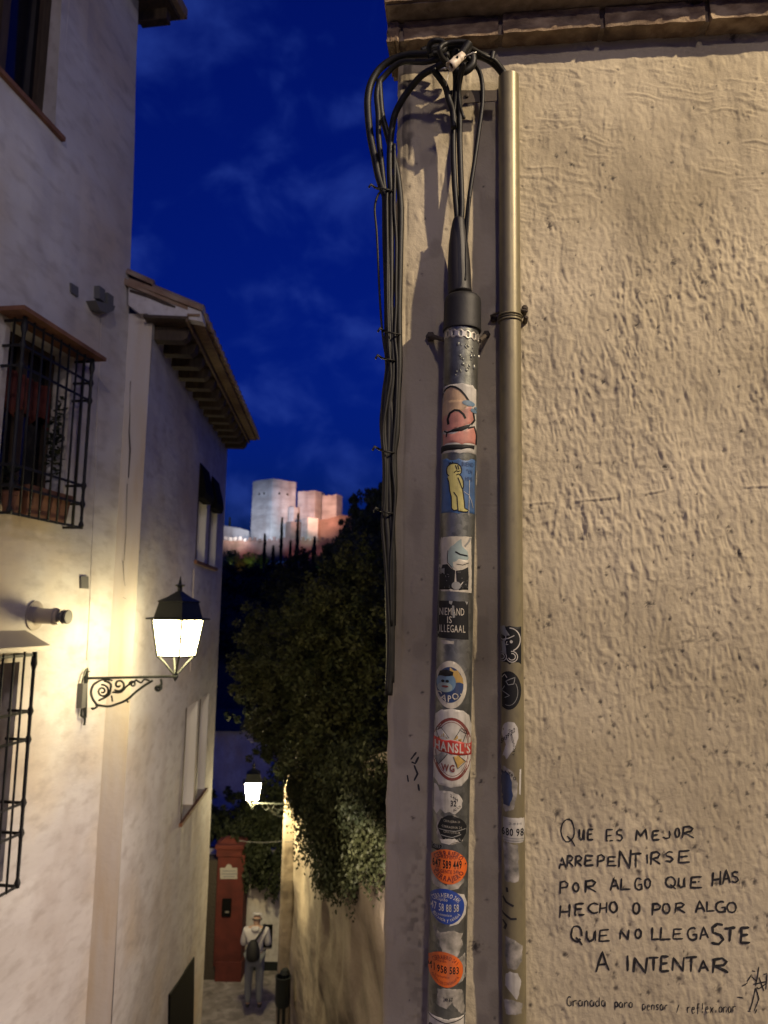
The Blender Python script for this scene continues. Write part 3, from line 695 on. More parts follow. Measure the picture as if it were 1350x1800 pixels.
# 1 abstract pink and peach form on white, wraps the pipe
def d1(b):
    patch(b, P1, z2([(545, 280), (560, 210), (585, 175), (625, 158), (670, 165), (720, 195), (765, 245), (800, 300), (825, 360), (560, 400)]), C['peach'], 2)
    patch(b, P1, z2([(545, 400), (560, 330), (640, 345), (830, 345), (850, 400), (860, 480), (830, 520), (740, 570), (610, 600), (545, 590)]), C['pink'], 3)
    patch(b, P1, z2([(545, 300), (590, 290), (740, 300), (800, 340), (760, 400), (690, 420), (600, 440), (545, 480)]), C['peach'], 4)
    patch(b, P1, z2([(555, 610), (600, 620), (740, 605), (860, 545), (880, 640), (876, 720), (740, 735), (560, 735)]), C['pink'], 3)
    stroke(b, P1, z2([(548, 240), (562, 200), (590, 170), (630, 157), (675, 168), (725, 200), (770, 250), (808, 305)]), 3.4, C['black'], 5)
    stroke(b, P1, z2([(612, 535), (605, 480), (625, 425), (670, 398), (715, 405), (755, 440), (775, 480)]), 3.8, C['black'], 5)
    stroke(b, P1, z2([(850, 410), (862, 480), (830, 530)]), 3., C['black'], 5)
    patch(b, P1, z2([(590, 605), (740, 560), (835, 520), (800, 570), (740, 605), (600, 618)]), C['black'], 6)
    stroke(b, P1, z2([(570, 590), (598, 612), (592, 655)]), 2.2, C['black'], 6)
    stroke(b, P1, z2([(800, 572), (860, 545), (882, 620), (876, 715)]), 2.6, C['black'], 5)
    patch(b, P1, z2([(540, 735), (740, 738), (862, 728), (858, 768), (740, 785), (540, 803)]), C['black'], 6)
    for q in ((803, 325, 60, 27, .05), (852, 390, 30, 20, .1), (872, 356, 14, 10, 0)): patch(b, P1, z2(ell(q[0], q[1], q[2], q[3], q[4], 20)), C['steelblue'], 7)
sticker(P1, pipe1, 'white', [(768, 674), (812, 673), (850, 676), (850, 735), (848, 800), (808, 797), (766, 800), (767, 735)], 'white sticker with abstract pink and peach shape, topmost on the thick pipe', d1)
# 2 blue sheet with plain yellow figure
def d2(b):
    k = 11.25; q = lambda L_: z2(L_, 740, 780, k)
    body = [(515, 500), (530, 450), (575, 410), (640, 390), (720, 400), (775, 450), (795, 510), (790, 570), (760, 600), (800, 660), (830, 750), (830, 850), (820, 910), (830, 1000), (850, 1150), (855, 1270), (920, 1310),
            (910, 1335), (830, 1335), (735, 1325), (720, 1250), (715, 1310), (650, 1315), (615, 1290), (612, 1180), (600, 1040), (575, 930), (560, 760), (530, 680), (540, 640), (520, 570)]
    patch(b, P1, q(body), C['yellow'], 4)
    for p in ([(515, 500), (530, 445), (575, 405), (640, 382), (720, 395), (780, 445), (798, 510), (792, 575), (770, 600)], [(700, 620), (740, 598), (790, 640), (830, 730), (835, 840), (820, 910), (730, 670)],
              [(820, 910), (835, 1020), (852, 1150), (858, 1265), (930, 1305), (900, 1338), (830, 1342), (735, 1328), (722, 1200), (712, 1050), (650, 955)], [(515, 500), (520, 580), (560, 635)],
              [(530, 670), (560, 760), (575, 930), (605, 1050), (612, 1280), (650, 1320), (715, 1312)], [(655, 575), (700, 535), (735, 552), (775, 535)], [(685, 425), (715, 515)], [(725, 430), (752, 512)],
              [(575, 405), (560, 365)], [(600, 400), (590, 360)], [(635, 390), (622, 350)]): stroke(b, P1, q(p), 1.7, C['black'], 6)
    text(b, P1, 'BUENO', 740 + 915 / k, 780 + 395 / k, 20, 7.5, C['navy'], 5, .0); text(b, P1, 'TEN', 740 + 945 / k, 780 + 535 / k, 10, 6.5, C['navy'], 5, .0); text(b, P1, 'HEIL'[:3] + 'S', 740 + 935 / k, 780 + 680 / k, 12, 7, C['navy'], 5, .0)
    stroke(b, P1, q([(950, 700), (945, 1010), (935, 1400)]), .8, C['white'], 5); stroke(b, P1, q([(840, 940), (940, 1000), (990, 1120), (1020, 1240)]), .7, C['white'], 5)
sticker(P1, pipe1, 'sky', [(766, 803), (806, 806), (846, 803), (846, 850), (843, 905), (806, 903), (766, 905), (766, 850)], 'blue sticker with simple yellow standing figure, second from the top on the thick pipe', d2)
# 3 white sticker: plain grey animal head above black jacket (generic)
q3 = lambda L_: z2(L_, 680, 920, 4.82)
def d3(b):
    patch(b, P1, q3([(520, 240), (540, 200), (600, 150), (630, 130), (635, 190), (680, 230), (690, 290), (660, 340), (600, 385), (545, 370), (520, 320)]), C['teal'], 3)
    patch(b, P1, q3([(560, 330), (610, 300), (690, 310), (690, 345), (640, 380), (590, 390), (565, 370)]), C['cream'], 4)
    patch(b, P1, q3([(450, 430), (475, 350), (515, 345), (545, 380), (580, 400), (570, 560), (445, 562)]), C['black'], 4)
    patch(b, P1, q3([(585, 400), (640, 390), (685, 365), (690, 450), (685, 560), (610, 565), (590, 480)]), C['black'], 4)
    patch(b, P1, q3(ell(588, 527, 38, 34)), C['grey'], 5)
    patch(b, P1, q3([(458, 380), (492, 378), (492, 430), (458, 430)]), C['grey'], 5)
    stroke(b, P1, q3([(580, 240), (620, 262), (680, 272)]), 2.6, C['black'], 5); stroke(b, P1, q3([(590, 345), (640, 352), (690, 330)]), 1.2, C['black'], 5)
    stroke(b, P1, q3([(660, 190), (690, 150), (705, 115)]), 3., C['grey'], 5); stroke(b, P1, q3([(520, 230), (515, 330), (560, 385)]), 1., C['black'], 5)
    stroke(b, P1, q3([(622, 525), (642, 495)]), 1.4, C['white'], 6)
    r = random.Random(2)
    for k in range(22):
        x, y = (r.uniform(455, 560) if k % 2 else r.uniform(600, 680)), r.uniform(410, 545); patch(b, P1, q3(ell(x, y, 3, 3, 0, 5)), C['grey'], 6)
sticker(P1, pipe1, 'cream', ragged([(770.5, 944), (828, 942), (828.5, 1041), (771, 1039)], .4), 'off white rectangular sticker with grey head over black jacket', d3)
# 4 black text sticker
def d4(b):
    text(b, P1, 'NIEMAND', 794, 1075, 43, 13, C['cream'], 3, .0); text(b, P1, 'IS', 790, 1089.5, 9, 12, C['cream'], 3, .0); text(b, P1, 'ILLEGAAL', 795, 1105, 45, 13, C['cream'], 3, .0)
    patch(b, P1, ragged([(795, 1064), (798, 1064), (799, 1086), (796, 1087)], .9, 5), C['grey'], 5); patch(b, P1, ragged([(789, 1056), (796, 1057), (795, 1063), (790, 1061)], .8, 6), C['grey'], 4); patch(b, P1, ragged([(817, 1057), (822, 1058), (820, 1063)], .6, 7), C['grey'], 4)
sticker(P1, pipe1, 'black', ragged([(768, 1056), (823, 1057), (823, 1124), (768, 1122)], .3), 'black square sticker with pale words in capitals', d4)
sticker(P1, pipe1, 'paper', ragged([(776, 1126), (799, 1127), (797, 1133), (777, 1132)], .7), 'thin torn paper scrap under the black square sticker')
# 5 oval cartoon badge
def d5(b):
    e = z2; k = 4.82; q = q3
    patch(b, P1, q(ell(535, 1370, 112, 152)), C['navy'], 3); patch(b, P1, q(ell(535, 1370, 110, 150, 0, 24, 180, 270) + [(640, 1340), (435, 1340)]), C['cream'], 4) if 0 else None
    patch(b, P1, q([(535, 1222), (600, 1245), (640, 1310), (646, 1358), (570, 1355), (535, 1300)]), C['tan'], 4)
    patch(b, P1, q(ell(505, 1350, 80, 85)), C['steelblue'], 5); patch(b, P1, q(ell(495, 1392, 62, 42)), C['teal'], 6)
    patch(b, P1, q([(440, 1300), (455, 1255), (510, 1240), (565, 1260), (560, 1290), (500, 1300)]), C['black'], 7)
    for x in (480, 515): patch(b, P1, q(ell(x, 1340, 14, 12)), C['black'], 8)
    patch(b, P1, q(ell(497, 1385, 28, 9)), C['maroon'], 8)
    text(b, P1, 'CAPO.', 680 + 520 / k, 0, 44, 11, C['cream'], 9, .01, fn=arcfn(680 + 520 / k, 920 + 1370 / k, 21, 24, False))
sticker(P1, pipe1, 'cream', ell(792, 1204, 28, 42, .03), 'oval cream sticker with round cap wearing face badge', d5, lay=2)
# 6 beer mat style oval
def d6(b):
    cx, cy = 794.5, 1317
    stroke(b, P1, ell(cx, cy, 32, 53), 5, C['maroon'], 4, True); stroke(b, P1, ell(cx, cy, 28, 47.5), 1., C['maroon'], 4, True)
    for pl, ci_ in (([(768, 1287), (777, 1281), (788, 1296), (778, 1302), (769, 1300)], 'white'), ([(770, 1293), (781, 1290), (787, 1299), (772, 1301)], 'tan'), ([(800, 1294), (808, 1283), (818, 1290), (812, 1303), (803, 1302)], 'white'), ([(797, 1300), (803, 1292), (811, 1297), (810, 1304)], 'tan'),
                    ([(787, 1326), (777, 1324), (765, 1333), (772, 1345)], 'grey'), ([(797, 1330), (806, 1327), (817, 1339), (804, 1350)], 'tan')):
        patch(b, P1, pl, C[ci_], 5)
    for pl in ([(768, 1286), (777, 1281), (790, 1298)], [(768, 1286), (773, 1301)], [(799, 1298), (808, 1283), (818, 1290), (813, 1304)], [(787, 1326), (772, 1346), (764, 1333)], [(797, 1330), (804, 1351), (818, 1339), (806, 1328)],
               [(768, 1286), (769, 1281), (774, 1280), (778, 1282)], [(807, 1283), (810, 1280), (815, 1283), (819, 1285), (818, 1291)]): stroke(b, P1, pl, .9, C['black'], 7)
    patch(b, P1, [(760, 1297), (794, 1301), (830, 1306), (829, 1331), (794, 1326), (760, 1321)], C['red'], 8)
    text(b, P1, "HANSL'S", 795, 1314, 60, 16, C['white'], 9, .025, slope=.09); text(b, P1, 'WG', 788, 1350, 22, 12, C['maroon'], 8, .03, slope=.05)
rr_ = [(762, 1275), (766, 1258), (776, 1249), (795, 1246), (814, 1249), (824, 1258), (829, 1275), (830, 1317), (828, 1350), (822, 1370), (810, 1382), (792, 1385), (772, 1382), (762, 1372), (760, 1350), (759, 1317)]
sticker(P1, pipe1, 'white', rr_, 'large white rounded sticker with crossed beer glasses and red banner', d6, lay=3)
# 7 torn white locksmith label, 8 black torn one
def d7(b): text(b, P1, '32', 797, 1412, 10, 10, C['black'], 4, .02); text(b, P1, '24H', 798, 1402, 13, 5, C['black'], 4, 0, slope=.7); text(b, P1, 'ICO', 803, 1421, 12, 5, C['black'], 4, 0, slope=-.6)
sticker(P1, pipe1, 'white', ragged([(760, 1380), (768, 1382), (774, 1392), (790, 1391), (806, 1396), (813, 1408), (811, 1420), (800, 1431), (790, 1428), (783, 1431), (774, 1424), (768, 1434), (761, 1428), (759, 1400)], .9, 3), 'torn white oval label below the crossed glasses sticker', d7)
def d8(b):
    patch(b, P1, ragged(ell(795, 1458, 25, 24, .1, 20), 1.3, 4), C['black'], 2)
    for y, w in ((1444, 28), (1454, 34), (1463, 28)): text(b, P1, 'CERRAJERIA 24', 794, y, w, 4, C['paper'], 3, 0, slope=.06)
    stroke(b, P1, [(772, 1459), (800, 1461), (818, 1458)], 1.2, C['grey'], 3); stroke(b, P1, [(776, 1469), (795, 1472), (810, 1467)], 1.4, C['grey'], 3)
    text(b, P1, 'URGENTE', 0, 0, 28, 5, C['grey'], 3, 0, fn=arcfn(796, 1458, 22, 21, False))
    patch(b, P1, ragged([(774, 1477), (800, 1474), (806, 1479), (790, 1484), (777, 1483)], 1.2, 9), C['white'], 4)
sticker(P1, pipe1, 'paper', ragged([(768, 1433), (780, 1437), (800, 1433), (815, 1445), (820, 1462), (812, 1478), (796, 1484), (776, 1482), (768, 1468)], 1.4, 5), 'half peeled black locksmith label with shredded edges', d8)
# 9 orange oval
def d9(b):
    text(b, P1, 'CERRAJERO', 0, 0, 56, 8.5, C['maroon'], 4, .035, fn=arcfn(788.5, 1523, 27, 23, True, .0)); text(b, P1, 'CERRAJERO', 0, 0, 56, 8.5, C['maroon'], 4, .035, fn=arcfn(788.5, 1521, 27, 24, False, .0))
    text(b, P1, 'RAPIDO', 789, 1507, 25, 6, C['maroon'], 4, .02); text(b, P1, '647 589 449', 786, 1520, 50, 14, C['black'], 4, .03); text(b, P1, 'URGENTE 24h.', 787, 1532.5, 42, 6, C['maroon'], 4, .02)
    patch(b, P1, ell(817.5, 1520.5, 1.2, 1.4, 0, 8), C['black'], 4)
sticker(P1, pipe1, 'black', [(759, 1487), (776, 1487), (780, 1494), (786, 1496), (759, 1500)], 'black label corner showing behind the orange oval', lambda b: text(b, P1, 'CERRA', 770, 1491.5, 20, 6, C['grey'], 3, .01))
sticker(P1, pipe1, 'paper', ragged([(757, 1530), (768, 1548), (785, 1558), (790, 1548), (812, 1540), (816, 1550), (806, 1562), (780, 1566), (762, 1560), (756, 1545)], .8, 6), 'torn paper remains between the orange and blue ovals')
sticker(P1, pipe1, 'orange', ell(788, 1524, 32.5, 30.5, .05), 'bright orange oval locksmith sticker with dark lettering, upper of two orange ones', d9, lay=3)
# 10 blue oval
sticker(P1, pipe1, 'white', ragged([(800, 1568), (815, 1575), (821, 1592), (818, 1612), (806, 1624), (790, 1628), (800, 1600)], .6, 8), 'plain white label edge behind the blue oval')
def d10(b):
    text(b, P1, 'CERRAJERO 24H.', 0, 0, 56, 7.5, C['white'], 5, .012, fn=arcfn(784.5, 1597, 27, 23, True, .02)); text(b, P1, 'Garantia y calidad', 0, 0, 50, 6, C['white'], 5, .005, fn=arcfn(784.5, 1593, 27, 24, False, .0))
    text(b, P1, 'Rapido', 777, 1582, 20, 5.5, C['white'], 5, .01); text(b, P1, '647 58 88 58', 780, 1596, 52, 13, C['white'], 5, .012); text(b, P1, 'Economico', 779, 1608.5, 30, 5, C['white'], 5, .005)
sticker(P1, pipe1, 'blue', ell(784.5, 1594, 31, 31, .04), 'blue oval locksmith sticker with white lettering', d10, lay=4)
# peeled areas and lower orange
sticker(P1, pipe1, 'paper', ragged([(760, 1632), (775, 1640), (800, 1634), (812, 1645), (812, 1668), (800, 1690), (780, 1680), (772, 1655)], 2, 12), 'large dull patch of peeled paper between blue and lower orange ovals')
sticker(P1, pipe1, 'paper', ragged([(805, 1685), (818, 1680), (818, 1725), (806, 1730)], 1, 13), 'pale paper strip beside the lower orange oval')
def d11(b):
    text(b, P1, 'CERRAJERO 24 h', 0, 0, 50, 7, C['maroon'], 5, .01, fn=arcfn(783, 1707, 25, 24, True, .08)); text(b, P1, 'REPARACION CON GARANTIA', 0, 0, 52, 5, C['maroon'], 5, .0, fn=arcfn(783, 1703, 26, 26, False, .05))
    text(b, P1, 'Rapido', 776, 1690, 18, 4, C['maroon'], 5, .0, slope=.05); text(b, P1, '641 958 583', 778, 1704.5, 56, 12.5, C['black'], 5, .02, slope=.07); text(b, P1, 'Economico', 778, 1717, 24, 4, C['maroon'], 5, .0, slope=.05)
sticker(P1, pipe1, 'orange', ell(782.5, 1705, 31, 31, .08), 'red orange oval locksmith sticker, lower of two orange ones', d11, lay=4)
sticker(P1, pipe1, 'paper', ragged([(770, 1740), (790, 1737), (812, 1742), (816, 1760), (815, 1790), (806, 1780), (795, 1762), (785, 1775), (768, 1768)], 1.2, 14), 'ripped pale label near the bottom of the thick pipe', lambda b: text(b, P1, '24H 617', 788, 1757, 16, 7, C['black'], 3, .02))
sticker(P1, pipe1, 'white', [(744, 1784), (784, 1792), (824, 1785), (824, 1830), (784, 1836), (744, 1830)], 'white sticker with double black rim, lowest on the thick pipe', lambda b: (stroke(b, P1, [(746, 1791), (784, 1799), (822, 1792)], 1.6, C['black'], 3), text(b, P1, 'GRANADA', 784, 1812, 60, 12, C['black'], 3, .02)))
# ---- on the conduit
q5 = lambda L_: z2(L_, 680, 920, 4.82)
def e1(b):
    stroke(b, P2, q5(ell(1040, 985, 88, 98, 0, 24, -90, 70)), 1.8, C['white'], 3); stroke(b, P2, q5(ell(950, 965, 60, 60, 0, 14, -70, 30)), 1.3, C['white'], 3)
    stroke(b, P2, q5([(950, 965), (985, 985), (1030, 975), (1080, 950)]), 1.6, C['white'], 3); stroke(b, P2, q5([(1020, 1000), (1010, 1030), (1030, 1025)]), 1.2, C['white'], 3)
    patch(b, P2, q5(ell(1055, 1003, 12, 13, 0, 12)), C['white'], 4); patch(b, P2, q5(ell(958, 1003, 9, 12, 0, 12)), C['white'], 4)
    for cx_, r_ in ((1060, 46), (1060, 28), (975, 40), (975, 22)): stroke(b, P2, q5(ell(cx_, 1130, r_, r_, 0, 16, -100, 160)), 1.4, C['white'], 3)
    patch(b, P2, q5([(975, 1000), (1000, 985), (1012, 1060), (1015, 1110), (980, 1110)]), C['grey'], 5); patch(b, P2, ragged(q5([(945, 868), (1000, 868), (1040, 950), (1000, 955), (945, 925)]), .7, 3), C['grey'], 5)
sticker(P2, pipe2, 'black', [(874, 1100), (896, 1100), (916, 1101), (916, 1168), (896, 1168), (874, 1166)], 'black square sticker with white looping line mask, topmost on the slim conduit', e1)
def e2(b):
    stroke(b, P2, q5(ell(1030, 1430, 78, 115, 0, 18, -40, 110)), .9, C['grey'], 3); stroke(b, P2, q5([(1010, 1340), (1045, 1320), (1085, 1305), (1075, 1360), (1030, 1370), (1010, 1340)]), 1.2, C['grey'], 3)
    stroke(b, P2, q5([(975, 1310), (1000, 1280), (1020, 1310)]), 1.1, C['cream'], 3); stroke(b, P2, q5([(1000, 1380), (975, 1420), (1010, 1440), (1040, 1460), (1000, 1480)]), 1.1, C['grey'], 3)
sticker(P2, pipe2, 'black', ell(894, 1214, 22, 34), 'round black sticker with faint grey drawing on the slim conduit', e2)
def e3(b): text(b, P2, '5939 32', 893, 1294, 24, 8, C['black'], 3, .01, slope=-1.0); text(b, P2, 'Y ECONOMICO', 0, 0, 46, 5, C['black'], 3, 0, fn=lambda X, Y: (904 - abs(X + 8) * .22 - X * .05 - Y * .8 * -1, 1305 - X))
sticker(P2, pipe2, 'white', ragged([(884, 1276), (893, 1269), (904, 1270), (910, 1280), (911, 1298), (905, 1315), (890, 1336), (883, 1330), (889, 1310), (882, 1290)], .5, 2), 'half torn white oval label with slanted number on the slim conduit', e3)
def e4(b):
    patch(b, P2, ragged([(882, 1356), (892, 1358), (900, 1375), (902, 1400), (896, 1417), (885, 1415), (882, 1385)], 1.4, 8), C['navy'], 3); text(b, P2, 'CERRAJERO', 0, 0, 44, 5, C['black'], 3, .01, fn=arcfn(888, 1382, 20, 24, True))
sticker(P2, pipe2, 'paper', ragged([(878, 1350), (888, 1348), (902, 1358), (910, 1378), (908, 1400), (902, 1424), (888, 1428), (880, 1418)], .9, 4), 'worn blue and white oval label on the slim conduit', e4)
sticker(P2, pipe2, 'white', [(913, 1353), (916, 1352), (915, 1398), (912, 1396)], 'thin white paper sliver beside the worn blue label')
def e5(b):
    text(b, P2, '680 98', 901, 1463, 38, 13, C['black'], 3, .02); text(b, P2, '24H', 905, 1448, 22, 4, C['grey'], 3, 0)
    stroke(b, P2, [(884, 1473), (922, 1475)], .8, C['grey'], 3); stroke(b, P2, [(886, 1478), (922, 1479)], .8, C['grey'], 3)
sticker(P2, pipe2, 'white', ragged([(880, 1438), (921, 1438), (924, 1482), (881, 1482)], .5, 7), 'white rectangular phone number label on the slim conduit', e5)
sticker(P2, pipe2, 'paper', ragged([(884, 1484), (910, 1484), (912, 1550), (888, 1552)], 1.2, 15), 'faded scraped paper strip under the phone number label')
b = MB()
for pts in ([(882, 1577), (890, 1588), (903, 1593)], [(884, 1583), (884, 1605)], [(882, 1608), (898, 1616), (908, 1615)], [(884, 1622), (890, 1628), (887, 1637)], [(891, 1562), (892, 1570)]): stroke(b, P2, pts, 4., 0, 2)
mk('marker_tag', b, M['ink'], pipe2)
sticker(P2, pipe2, 'paper', ragged([(888, 1648), (905, 1652), (918, 1664), (917, 1690), (908, 1704), (892, 1704), (888, 1680)], .9, 16), 'pale torn label above the shield shaped scrap')
sticker(P2, pipe2, 'white', ragged([(889, 1715), (896, 1709), (910, 1711), (916, 1725), (912, 1748), (908, 1758), (898, 1745), (888, 1736)], .5, 17), 'pale shield shaped scrap low on the slim conduit')
sticker(P2, pipe2, 'paper', ragged([(884, 1762), (900, 1758), (918, 1764), (916, 1782), (890, 1786)], 1, 18), 'dull round remnant lowest on the slim conduit')
# ================================================================== CABLES
def zc6(L_): return [(620 + x / 3.553, y / 3.553) for x, y in L_]
def cable(pts, rpx, label, off=.03, offs=None, name='cable', group='black cables tangled at the house corner', k=6, mt='rubber', taper=None):
    n = len(pts); P = []
    for i, (x, y) in enumerate(pts):
        o = offs[min(i, len(offs) - 1)] if offs else off
        P.append(hit(x, y, W0 + WN * o, WN))
    P = spline(P, k); r = rpx / F * 1.72
    b = MB(); b.tube(P, r if taper is None else [r * (1 + (taper - 1) * i / (len(P) - 1)) for i in range(len(P))], 10)
    return tag(mk(name, b, M[mt], smooth=True), label, 'cable', group)
O = [.085, .06, .045, .035, .03, .03, .03]
cable(zc6([(600, 300), (480, 335), (350, 342), (250, 372), (170, 430), (118, 510), (96, 600), (95, 700), (110, 850), (140, 1000), (160, 1100), (185, 1180), (205, 1240)]) + [(679, 400), (681, 470), (683, 560), (684, 640), (677, 700), (675, 760), (679, 820), (678, 900), (682, 960), (684, 1050), (686, 1150), (683, 1222)],
      7.2, 'thickest black cable arching furthest left against the sky and running down the corner', offs=O)
cable(zc6([(600, 340), (470, 385), (330, 385), (262, 412), (200, 475), (165, 520), (150, 600), (160, 720), (162, 850), (175, 980), (190, 1120), (200, 1230)]) + [(677, 420), (680, 520), (681, 620), (686, 700), (689, 760), (684, 830), (686, 900), (690, 980), (689, 1080), (688, 1200)],
      5.6, 'second black cable just inside the leftmost arch', offs=[.10, .075, .05, .04, .03, .03])
cable(zc6([(165, 500), (180, 700), (205, 800), (240, 930), (262, 1010), (285, 1130), (300, 1300), (298, 1500), (292, 1776)]) + [(701, 560), (702, 640), (699, 700), (697, 760), (692, 800), (693, 860), (689, 920), (691, 1000), (690, 1100)],
      6.4, 'black cable hugging the wall edge behind the arches', offs=[.03, .02, .012, .012])
cable(zc6([(600, 370), (540, 412), (440, 465), (365, 545), (300, 640), (262, 720), (243, 820), (232, 950), (232, 1100), (240, 1250), (240, 1500), (240, 1776)]) + [(687, 540), (690, 600), (691, 660), (684, 720), (682, 790), (680, 860)],
      6.3, 'black cable sweeping in a long curve from the knot down over the wall edge', offs=[.12, .11, .09, .065, .05, .04, .03])
cable(zc6([(190, 1190), (160, 1215), (138, 1300), (150, 1450), (160, 1650), (165, 1776)]) + [(670, 560), (674, 600), (679, 640), (674, 690), (669, 740), (672, 780), (679, 800), (684, 790), (690, 740), (694, 690), (699, 640)],
      2.2, 'thin black cable hanging leftmost beside the bundle and looping at its middle', off=.03)
cable(zc6([(215, 1180), (212, 1300), (215, 1500), (215, 1776)]) + [(681, 540), (683, 600), (687, 660), (681, 700), (673, 760), (677, 815), (676, 880), (672, 920), (677, 985), (681, 1050), (684, 1130), (679, 1215)],
      3.0, 'thin wire weaving down the middle of the hanging bundle', off=.042)
cable(zc6([(260, 900), (262, 1100), (260, 1300), (272, 1500), (270, 1776)]) + [(696, 540), (694, 590), (698, 640), (696, 720), (692, 770), (690, 820), (694, 870), (690, 940), (686, 1000), (688, 1100)],
      3.2, 'thin black wire squeezed between the bundle and the wall edge', off=.036)
# central cables
cable(zc6([(610, 380), (640, 460), (640, 600), (630, 760), (628, 950), (636, 1150), (650, 1330), (655, 1400)]), 5.4, 'left of the two straight cables entering the black sheath', offs=[.12, .08, .055, .045, .042])
cable(zc6([(690, 400), (672, 480), (660, 560), (668, 700), (668, 900), (676, 1150), (680, 1300), (672, 1420)]), 5.6, 'right of the two straight cables entering the black sheath', offs=[.12, .09, .06, .05, .045])
cable(zc6([(500, 430), (545, 490), (580, 545), (600, 620), (625, 700), (632, 800)]), 6., 'short thick cable curving from the knot into the straight pair', offs=[.11, .09, .07, .06])
cable(zc6([(720, 360), (755, 395), (790, 445), (808, 520), (810, 640), (790, 800), (762, 1000), (735, 1180), (715, 1350), (705, 1480), (700, 1580)]), 4.2, 'slim cable bowing out to the right above the sheath', offs=[.10, .08, .065, .055, .05])
cable(zc6([(730, 1230), (722, 1380), (712, 1500), (706, 1600), (708, 1690), (702, 1750)]), 2.0, 'thin wire dropping beside the sheath onto the rubber cap', off=.082)
cable(zc6([(700, 395), (672, 470), (664, 560), (668, 650), (686, 715), (696, 740)]), 3., 'thin cable ending in a bare hook beside the metal bracket', offs=[.14, .12, .10, .09, .08])
# to the conduit
cable(zc6([(640, 330), (700, 345), (790, 345), (860, 375), (915, 425), (962, 500)]) + [(894, 165)], 8.2, 'thick black cable bending down into the top of the slim conduit', offs=[.12, .09, .07, .055, .045, .035, .03])
cable(zc6([(700, 280), (760, 310), (830, 350), (885, 375), (930, 430), (968, 490)]) + [(897, 160)], 4.0, 'slim cable lying along the thick one into the slim conduit', offs=[.13, .10, .075, .065, .05, .035, .03])
cable(zc6([(868, 375), (872, 350), (876, 328)]), 4.8, 'short capped cable stub poking up above the conduit cable', off=.07, taper=1.15)
# the knot
cable(zc6([(480, 335), (478, 285), (505, 255), (550, 255), (575, 280), (560, 320), (500, 335)]), 5., 'cable loop at the left side of the knot', offs=[.08, .09, .10])
cable(zc6([(590, 395), (552, 350), (545, 300), (585, 272), (660, 262), (710, 268), (728, 300), (700, 345), (660, 390)]), 5., 'cable loop wrapped round the top of the knot', offs=[.12, .14, .15, .14])
cable(zc6([(540, 330), (600, 290), (680, 290), (740, 330), (748, 400), (700, 445), (640, 440)]), 7.5, 'thick cable coiled inside the knot', offs=[.08, .085, .09])
cable(zc6([(470, 360), (560, 350), (640, 345), (720, 350)]), 11, 'taped cable splice crossing the middle of the knot', off=.06)
cable(zc6([(520, 410), (600, 420), (680, 430), (740, 400)]), 7, 'taped cable splice low in the knot', off=.07)
cable(zc6([(430, 320), (500, 300), (560, 300), (640, 320)]), 7, 'taped cable splice high in the knot', off=.05)
cable(zc6([(725, 270), (700, 310), (670, 350)]), 8, 'flat taped strap falling over the knot', off=.15, taper=.8)
# ties
for (x, y, w, h, l) in ((692, 594, 13, 5, 'wire tie at mid height of the hanging bundle'), (678, 346, 15, 6, 'knotted tie where the left arches join'), (683, 798, 13, 4, 'tie below the loops of the hanging bundle'), (686, 640, 11, 4, 'tie just above the loops of the hanging bundle'), (683, 903, 11, 3, 'lowest tie on the hanging bundle')):
    b = MB(); ps = [wpt(*w2uz(x + w * math.cos(a), y + h * math.sin(a) + w * .2 * math.cos(a)), .032 + .02 * math.sin(a)) for a in [2 * math.pi * i / 14 for i in range(15)]]
    b.tube(ps, .0022, 6); b.tube([ps[7], ps[7] + Vector((-.012, -.006, .006)), ps[7] + Vector((-.016, -.01, -.004))], .0028, 6)
    tag(mk('cable_tie', b, M['rubber'], smooth=True), l, 'cable tie', 'ties round the hanging cable bundle')
# sheath into the cap
b = MB(); ps = [(807, 384), (806, 400), (806, 430), (807, 465), (808, 500), (809, 516)]; rad = [10, 13.5, 18, 21, 21.5, 22]
b.tube(spline([hit(x, y, W0 + WN * .046, WN) for x, y in ps], 4), [rad[min(i // 4, 5)] * (1 - (i % 4) / 4) / F * 1.72 + rad[min(i // 4 + 1, 5)] * ((i % 4) / 4) / F * 1.72 for i in range(21)], 20)
tag(mk('cable_sheath', b, mat('shrink sheath', (.012, .010, .009), .55, bump=(50, .3, .002)), smooth=True), 'black shrink sheath widening down into the rubber cap of the thick pipe', 'sheath')
# connector
con = thing('cable_connector', hit(803, 108, W0 + WN * .165, WN), 'small beige plastic cable connector with bare wires in front of the knot', 'connector')
a = hit(815, 96, W0 + WN * .165, WN); c = hit(791, 117, W0 + WN * .175, WN); d = (c - a).normalized(); L_ = (c - a).length; X = d.orthogonal().normalized(); Y = d.cross(X)
b = MB(); b.lathe(a, [(.004, 0), (.0085, .002), (.010, L_ * .4), (.0085, L_ * .45), (.0105, L_ * .5), (.0105, L_ * .8), (.0118, L_), (.0095, L_), (.008, L_ * .8)], 14, X=X, Y=Y, Z=d)
for k in range(len(b.v)): v = Vector(b.v[k]); b.v[k] = tuple(v + Vector((random.uniform(-1, 1), random.uniform(-1, 1), random.uniform(-1, 1))) * .0008)
mk('connector_body', b, M['tape'], con, smooth=True)
b = MB(); b.lathe(a + d * L_ * .82, [(.008, 0), (.0082, .001)], 12, X=X, Y=Y, Z=d); b.lathe(a + d * L_ * .5 - Vector((0, .0105, 0)), [(.003, 0), (.003, .001)], 8, X=(1, 0, 0), Y=(0, 0, 1), Z=(0, -1, 0)); mk('socket', b, M['dark'], con)
b = MB(); H_ = lambda x, y, o=.17: hit(x, y, W0 + WN * o, WN)

